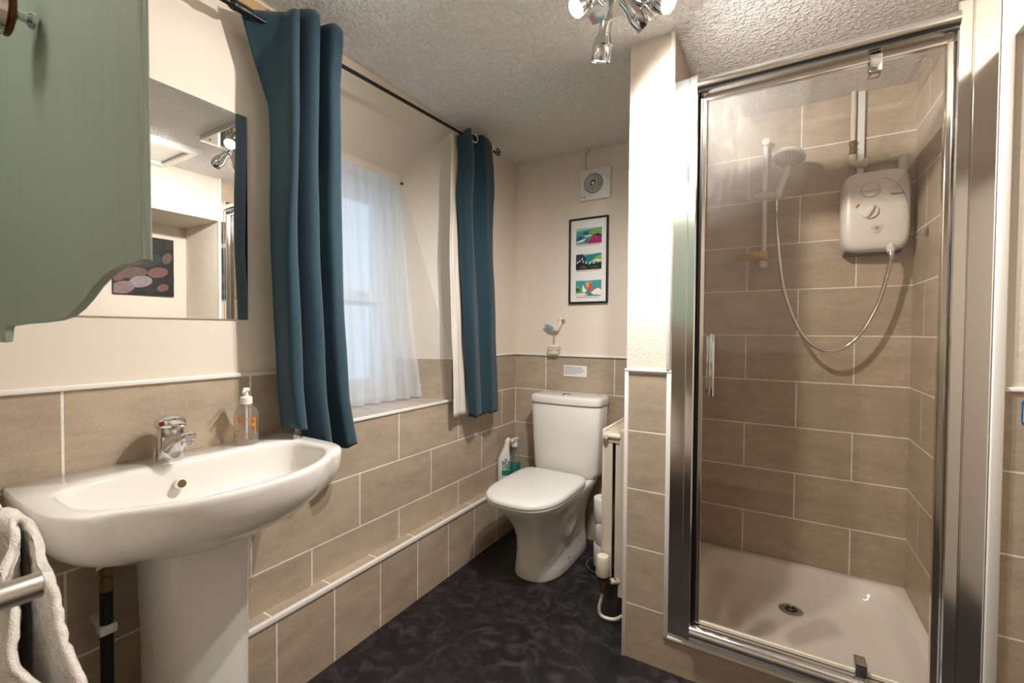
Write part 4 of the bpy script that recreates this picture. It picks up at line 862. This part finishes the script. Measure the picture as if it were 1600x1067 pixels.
en = thing('shower_enclosure', 'shower enclosure with polished aluminium frame and clear glass pivot door', 'shower enclosure', (0.08, YF, 0.14))
def extr(bm, prof, z0, z1):
    prism(bm, [(x, y, z0) for x, y in prof], (0, 0, z1-z0))
bm = B(); extr(bm, [(-0.3035, 1.612), (-0.3035, 1.572), (-0.300, 1.569), (-0.256, 1.566), (-0.254, 1.5635), (-0.232, 1.561), (-0.228, 1.564), (-0.228, 1.612)], 0.142, 2.008); finish('left_jamb', bm, M['chrome_soft'], en)
bm = B(); extr(bm, [(0.388, 1.612), (0.388, 1.566), (0.391, 1.562), (0.415, 1.565), (0.417, 1.568), (0.420, 1.564), (0.464, 1.567), (0.469, 1.571), (0.4715, 1.612)], 0.142, 2.015); finish('right_jamb', bm, M['chrome_soft'], en)
def hbar(z, rz, ry, nme, flip=1):
    bm = B(); pr = [(1.602, z-rz), (1.602, z+rz)]+[(1.575-ry*math.sin(a), z+rz*math.cos(a)) for a in [PI*k/14 for k in range(15)]]
    prism(bm, [(-0.229, y, zz) for y, zz in pr], (0.618, 0, 0))
    finish(nme, bm, M['chrome_soft' if flip else 'chrome'], en, smooth=True, auto=40)
hbar(1.970, 0.026, 0.036, 'header_rail'); hbar(0.169, 0.025, 0.030, 'bottom_rail', 0)
bm = B(); box(bm, -0.225, 0.386, 1.586, 1.604, 1.930, 1.945); finish('header_channel', bm, M['chrome_soft'], en)
bm = B(); box(bm, -0.2275, -0.2165, 1.582, 1.600, 0.145, 1.944); finish('seal', bm, M['black'], en)

bm = B(); box(bm, -0.206, 0.376, 1.5875, 1.5925, 0.200, 1.930); dr = finish('glass_door', bm, M['glass'], en)
bm = B(); box(bm, -0.216, -0.203, 1.580, 1.598, 0.198, 1.932, bev=0.002); finish('leading_stile', bm, M['chrome_soft'], dr)
bm = B(); box(bm, 0.371, 0.386, 1.578, 1.600, 0.198, 1.932, bev=0.003); finish('hinge_stile', bm, M['chrome_soft'], dr)
bm = B(); box(bm, -0.203, 0.371, 1.584, 1.596, 0.196, 0.206, bev=0.001); finish('bottom_seal', bm, M['plastic_old'], dr)
bm = B(); cyl(bm, (-0.174, 1.556, 0.966), (-0.174, 1.556, 1.168), 0.0085, 22, bev=0.002)
box(bm, -0.190, -0.184, 1.552, 1.588, 0.975, 1.160, bev=0.002)
for z in (0.985, 1.149): cyl(bm, (-0.174, 1.556, z), (-0.174, 1.590, z), 0.005, 12)
box(bm, -0.190, -0.170, 1.556, 1.560, 0.975, 1.160)
finish('handle', bm, M['chrome'], dr, smooth=True, auto=40)
for z0, z1 in ((1.892, 1.942), (0.186, 0.236)):
    bm = B(); box(bm, 0.212, 0.240, 1.568, 1.612, z0, z1, bev=0.003, seg=2); finish('pivot_clamp', bm, M['chrome'], dr, smooth=True, auto=40)

# riser rail, handset, hose
rr_ = thing('shower_riser_rail', 'white shower riser rail with slider and amber soap dish', 'riser rail', (-0.05, 2.31, 1.48))
RX, RY = -0.0505, 2.310
bm = B(); cyl(bm, (RX, RY, 1.49), (RX, RY, 2.02), 0.0102, 18); finish('rail', bm, M['plastic_white'], rr_, smooth=True, auto=40)
for z in (2.026, 1.484):
    bm = B(); cyl(bm, (RX, YB, z), (RX, RY-0.020, z), 0.0165, 28, bev=0.004); finish('rail_bracket', bm, M['plastic_white'], rr_, smooth=True, auto=40)
bm = B(); cyl(bm, (RX-0.042, RY-0.006, 1.790), (RX-0.020, RY-0.006, 1.789), 0.0125, 12, bev=0.002); cyl(bm, (RX-0.022, RY-0.006, 1.789), (RX+0.024, RY-0.008, 1.787), 0.0165, 24, bev=0.002); finish('slider', bm, M['plastic_old'], rr_, smooth=True, auto=40)
bm = B(); cyl(bm, (RX+0.022, RY-0.008, 1.787), (RX+0.066, RY-0.012, 1.783), 0.0155, 24, bev=0.003); cyl(bm, (RX+0.050, RY-0.020, 1.765), (RX+0.052, RY-0.026, 1.800), 0.0155, 22, bev=0.002); finish('handset_clamp', bm, M['plastic_white'], rr_, smooth=True, auto=40)
bm = B(); R_ = []
for k in range(11):
    t_ = k/10; x = RX+0.018-0.130*t_; y = RY-0.010-0.038*math.sin(PI*min(1, t_*1.1))*1.0; wd = 0.022+0.034*math.sin(PI*min(0.999, 0.18+t_*0.75))
    R_.append(vring(bm, [Vector((x, y+wd*math.cos(a)*0.8, 1.518+0.004*t_+0.020*math.sin(a)-(0.004 if math.sin(a) > 0 and 0.15 < t_ < 0.95 else 0))) for a in [2*PI*q/16 for q in range(16)]]))
loft(bm, R_); o = finish('soap_dish', bm, M['amber'], rr_, smooth=True, auto=60)
hs = thing('shower_handset', 'white round shower head held in the slider clamp', 'shower head', (0.003, 2.285, 1.78))
hb_, hc = Vector((RX+0.050, RY-0.022, 1.782)), Vector((0.032, 2.268, 1.885))
bm = B(); tube(bm, spline([hb_-Vector((0.003, 0, 0.015)), hb_+(hc-hb_)*0.3, hb_+(hc-hb_)*0.75, hc+Vector((0.004, -0.012, 0.022))], 8), lambda t_: 0.013+0.003*t_, 20); finish('handle', bm, M['plastic_white'], hs, smooth=True, auto=60)
hn = Vector((-0.14, -0.40, -0.90)).normalized(); h0 = Vector((0.040, 2.222, 1.922))
bm = B(); lathe(bm, h0, h0+hn, [(-0.014, 0.014), (-0.010, 0.036), (0.0, 0.056), (0.008, 0.061), (0.014, 0.061), (0.016, 0.059)], 44); hd = finish('head_shell', bm, M['plastic_white'], hs, smooth=True, auto=50)
bm = B(); lathe(bm, h0+hn*0.016, h0+hn, [(-0.002, 0.054), (0.0012, 0.053), (0.002, 0.001)], 40); finish('spray_face', bm, M['plastic_old'], hd, smooth=True, auto=50)
bm = B(); s_, t_2 = frame_of(hn)
for rd, n_ in ((0.046, 22), (0.037, 18), (0.028, 14), (0.019, 9)):
    for k in range(n_):
        a = 2*PI*k/n_; c_ = h0+hn*0.0172+(s_*math.cos(a)+t_2*math.sin(a))*rd; lathe(bm, c_, c_+hn, [(0, 0.0026), (0.0012, 0.0022)], 8)
finish('nozzle', bm, M['darkink'], hd)
ho = thing('shower_hose', 'chrome flexible hose looping from the shower unit to the handset', 'hose', (0.18, 2.27, 1.09))
pts = spline([(-0.004, 2.288, 1.765), (-0.004, 2.282, 1.70), (0.002, 2.275, 1.58), (0.012, 2.272, 1.48), (0.030, 2.268, 1.36), (0.066, 2.266, 1.24), (0.115, 2.262, 1.145), (0.183, 2.258, 1.098), (0.250, 2.260, 1.118), (0.305, 2.262, 1.185), (0.350, 2.264, 1.29), (0.376, 2.264, 1.40), (0.386, 2.262, 1.468)], 22)
bm = B(); tube(bm, pts, 0.0082, 12, rib=0.86); finish('spiral_sleeve', bm, M['chrome'], ho, smooth=True)
bm = B(); cyl(bm, (0.3855, 2.262, 1.462), (0.3865, 2.262, 1.496), 0.0108, 20, bev=0.002); finish('end_nut', bm, M['chrome_soft'], ho, smooth=True, auto=40); bm = B(); cyl(bm, (-0.004, 2.289, 1.755), (-0.004, 2.288, 1.775), 0.0098, 16, bev=0.002); finish('end_nut', bm, M['chrome_soft'], ho, smooth=True, auto=40)

# electric shower unit
su = thing('electric_shower', 'white electric shower unit with two dials on the tiled back wall', 'electric shower', (0.335, YB, 1.5))
bm = B(); UX, UZ = 0.336, 1.664
R_ = []
def uring(y, hx, hz, n=7, dz=0, N=64):
    return [Vector((UX+math.copysign(abs(math.cos(a))**(2/n), math.cos(a))*hx*(1+0.03*math.sin(a)*0), y, UZ+dz+math.copysign(abs(math.sin(a))**(2/n), math.sin(a))*hz)) for a in [2*PI*k/N for k in range(N)]]
for y, hx, hz, n in ((YB-0.008, 0.108, 0.158, 6), (YB-0.055, 0.111, 0.162, 5.5), (YB-0.082, 0.108, 0.159, 5.5), (YB-0.094, 0.103, 0.154, 5.5), (YB-0.1, 0.094, 0.145, 5.5), (YB-0.104, 0.075, 0.125, 5), (YB-0.106, 0.04, 0.08, 4)): R_.append(vring(bm, uring(y, hx, hz, n)))
loft(bm, R_); finish('casing', bm, M['plastic_white'], su, smooth=True, auto=60)
bm = B(); box(bm, UX-0.095, UX+0.09, YB-0.06, YB-0.001, UZ-0.168, UZ-0.150, bev=0.004); finish('underside', bm, M['black'], su)
SY = YB-0.1055
def dial(x, z, ang, nme):
    bm = B(); lathe(bm, (x, SY+0.004, z), (x, SY-1, z), [(0, 0.034), (0.004, 0.034), (0.0052, 0.0325), (0.0055, 0.030), (0.003, 0.029)], 40); o = finish('dial_ring', bm, M['plastic_white'], su, smooth=True, auto=35)
    bm = B(); lathe(bm, (x, SY, z), (x, SY-1, z), [(0, 0.0275), (0.007, 0.0275), (0.009, 0.0255), (0.0095, 0.001)], 40)
    d = Vector((math.cos(ang), 0, math.sin(ang))); p = Vector((-d.z, 0, d.x)); c_ = Vector((x, SY-0.009, z))
    R2 = []
    for t_ in (-1, -0.7, 0, 0.7, 1):
        hw = 0.0045+0.003*(1-t_*t_); hh = 0.013*(1-0.5*t_*t_); cc = c_+d*0.0255*t_
        R2.append(vring(bm, [cc+p*hw, cc+p*hw*0.6+Vector((0, -hh, 0)), cc-p*hw*0.6+Vector((0, -hh, 0)), cc-p*hw]))
    loft(bm, R2); finish('dial_knob', bm, M['chrome_soft' if False else 'plastic_white'], o, smooth=True, auto=35)
dial(0.316, 1.743, 0.12, 'a'); dial(0.316, 1.658, 1.1, 'b')
bm = B(); prism(bm, [(0.270, SY-0.0006, 1.682), (0.274, SY-0.0006, 1.678), (0.284, SY-0.0006, 1.690), (0.281, SY-0.0006, 1.694)], (0, -0.0006, 0)); finish('red_mark', bm, M['red'], su)
bm = B(); prism(bm, [Vector((0.339+0.018*math.cos(a)*(1+0.18*math.cos(3*(a-PI/2*3))), SY, 1.590+0.016*math.sin(a)*(1+0.18*math.cos(3*(a-PI/2*3))))) for a in [2*PI*k/36 for k in range(36)]], (0, -0.003, 0)); sbn = finish('power_button', bm, M['plastic_old'], su)
bm = B(); pts = [Vector((0.339+0.0052*math.sin(a), SY-0.0035, 1.590+0.0052*math.cos(a))) for a in [0.6+(2*PI-1.2)*k/20 for k in range(21)]]; tube(bm, pts, 0.0009, 6); cyl(bm, (0.339, SY-0.0035, 1.590), (0.339, SY-0.0035, 1.597), 0.0009, 6); finish('power_symbol', bm, M['darkink'], sbn)
text_mesh('maker_name', 'newteam', 0.0105, (0.379, SY-0.001, 1.716), (1, 0, 0), (0, 0, 1), M['navy'], su, shear=0.25, bold=0.0001)
bm = B(); pts = [Vector((UX+0.012+0.088*math.cos(a), SY+0.0015, 1.715-0.09+0.16*math.sin(a))) for a in [0.05+1.45*k/20 for k in range(21)]]; tube(bm, pts, 0.0011, 6); finish('swoosh_groove', bm, M['ink'], su)
bm = B(); lathe(bm, (0.386, 2.266, 1.525), (0.386, 2.263, 1.4), [(0, 0.013), (0.02, 0.0145), (0.032, 0.0115)], 22); finish('outlet', bm, M['plastic_white'], su, smooth=True, auto=40)
# pipework above the unit
pw = thing('shower_supply_pipe', 'cream pipe with elbow and isolating valve above the electric shower', 'pipe', (0.275, YB, 1.88))
PX = 0.266
bm = B(); cyl(bm, (PX, 2.335, 1.972), (PX, 2.335, ZC), 0.0095, 16); finish('down_pipe', bm, M['plastic_old'], pw, smooth=True, auto=40)
bm = B(); cyl(bm, (PX, 2.335, 1.915), (PX, 2.335, 1.975), 0.0105, 16); cyl(bm, (PX, 2.335, 1.915), (PX, 2.335, 1.928), 0.0145, 6); cyl(bm, (PX, 2.335, 1.96), (PX, 2.335, 1.975), 0.0145, 6); cyl(bm, (PX, 2.335, 1.944), (PX, 2.318, 1.944), 0.007, 12); finish('isolating_valve', bm, M['brass'], pw, smooth=True, auto=30)
bm = B(); tube(bm, spline([(PX, 2.335, 1.918), (PX, 2.335, 1.895), (PX+0.006, 2.335, 1.882), (PX+0.022, 2.335, 1.877), (PX+0.05, 2.335, 1.879)], 6), 0.0145, 16); cyl(bm, (PX+0.035, 2.335, 1.878), (PX+0.052, 2.335, 1.878), 0.0175, 18, bev=0.002); finish('elbow', bm, M['plastic_old'], pw, smooth=True, auto=40)
bm = B(); cyl(bm, (PX+0.045, 2.335, 1.879), (0.425, 2.335, 1.886), 0.0085, 14); cyl(bm, (0.385, 2.335, 1.884), (0.435, 2.335, 1.886), 0.0125, 16, bev=0.002); cyl(bm, (0.428, 2.335, 1.886), (0.428, 2.335, 1.82), 0.0145, 16); finish('cross_pipe', bm, M['plastic_old'], pw, smooth=True, auto=40)
bm = B(); box(bm, 0.282, 0.306, YB-0.018, YB, 1.83, ZC, bev=0.002); tag(finish('cable_trunking', bm, M['plastic_white']), 'straight white cable trunking from the electric shower up to the ceiling', 'trunking')
# clear hook on the right wall
hk = thing('suction_hook', 'small clear hook stuck on the shower side wall beside the electric shower', 'hook', (0.47, 2.2, 1.52))
bm = B(); cyl(bm, (0.472, 2.17, 1.545), (0.467, 2.17, 1.545), 0.018, 24, bev=0.001); tube(bm, spline([(0.466, 2.17, 1.56), (0.455, 2.17, 1.545), (0.447, 2.17, 1.525), (0.440, 2.17, 1.532)]), 0.004, 8); finish('hook_body', bm, M['clear'], hk, smooth=True, auto=40)

# ================================================================== RIGHT SIDE
sg = thing('door_sign', 'small white sign with blue border on the tiles right of the shower', 'sign', (0.56, YF-0.01, 0.95))
bm = B(); R_ = [vring(bm, [Vector((0.575+math.copysign(abs(math.cos(a))**0.25, math.cos(a))*0.052, y, 0.980+math.copysign(abs(math.sin(a))**0.25, math.sin(a))*0.034)) for a in [2*PI*k/40 for k in range(40)]]) for y in (YF-0.0005, YF-0.004)]
loft(bm, R_); finish('border', bm, M['signblue'], sg)
bm = B(); R_ = [vring(bm, [Vector((0.575+math.copysign(abs(math.cos(a))**0.25, math.cos(a))*0.0485, y, 0.980+math.copysign(abs(math.sin(a))**0.25, math.sin(a))*0.0305)) for a in [2*PI*k/40 for k in range(40)]]) for y in (YF-0.004, YF-0.0046)]
loft(bm, R_); finish('face', bm, M['paper'], sg)
# pebble canvas on the recess wall (seen in the mirror)
pc_ = thing('pebble_canvas', 'dark canvas photograph of rounded pebbles, seen reflected in the mirror', 'picture', (0.95, 1.33, 1.4))
bm = B(); box(bm, 0.937, 0.9545, 1.150, 1.488, 1.403, 1.800, bev=0.001); finish('canvas', bm, mat('dark pebble ground', '120f0e', 0.5), pc_)
PB = [mat('pebble '+h, h, 0.6, var=0.25, vscale=40) for h in ('2c2c2d', '383435', '5e4a44', '8a7f80', '6a4a44', '80666a', '1f1d1c')]
bm = B()
pebs = [(0.90, 0.90, .16, .10, 0), (0.70, 0.86, .20, .13, 6), (0.45, 0.80, .22, .14, 1), (0.12, 0.80, .20, .16, 6), (0.88, 0.66, .10, .12, 2), (0.55, 0.60, .26, .15, 0), (0.22, 0.55, .24, .15, 1), (0.72, 0.40, .20, .11, 4), (0.33, 0.36, .24, .12, 2), (0.43, 0.22, .22, .12, 3), (0.08, 0.30, .14, .12, 4), (0.14, 0.10, .22, .13, 5), (0.80, 0.14, .12, .08, 4), (0.95, 0.30, .09, .10, 6), (0.60, 0.06, .14, .07, 6)]
for n_, (a, b_, rx, ry, mi) in enumerate(pebs):
    cy, cz = 1.150+a*0.338, 1.403+b_*0.397
    ring = []
    for k in range(24):
        q = 2*PI*k/24; ring.append(Vector((0.9369-0.0002*n_, min(1.487, max(1.151, cy+rx*0.169*1.75*math.cos(q))), min(1.799, max(1.404, cz+ry*0.1985*1.7*math.sin(q+0.3))))))
    prism(bm, ring, (-0.0002, 0, 0), mi)
finish('pebbles', bm, PB, pc_)
bm = B(); box(bm, 0.945, 0.954, 0.72, 1.073, 1.469, 1.79, bev=0.001); tag(finish('pale_print', bm, mat('pale blue print', 'a9b4c4', 0.5)), 'pale blue print on the recess wall beside the pebble canvas', 'picture')
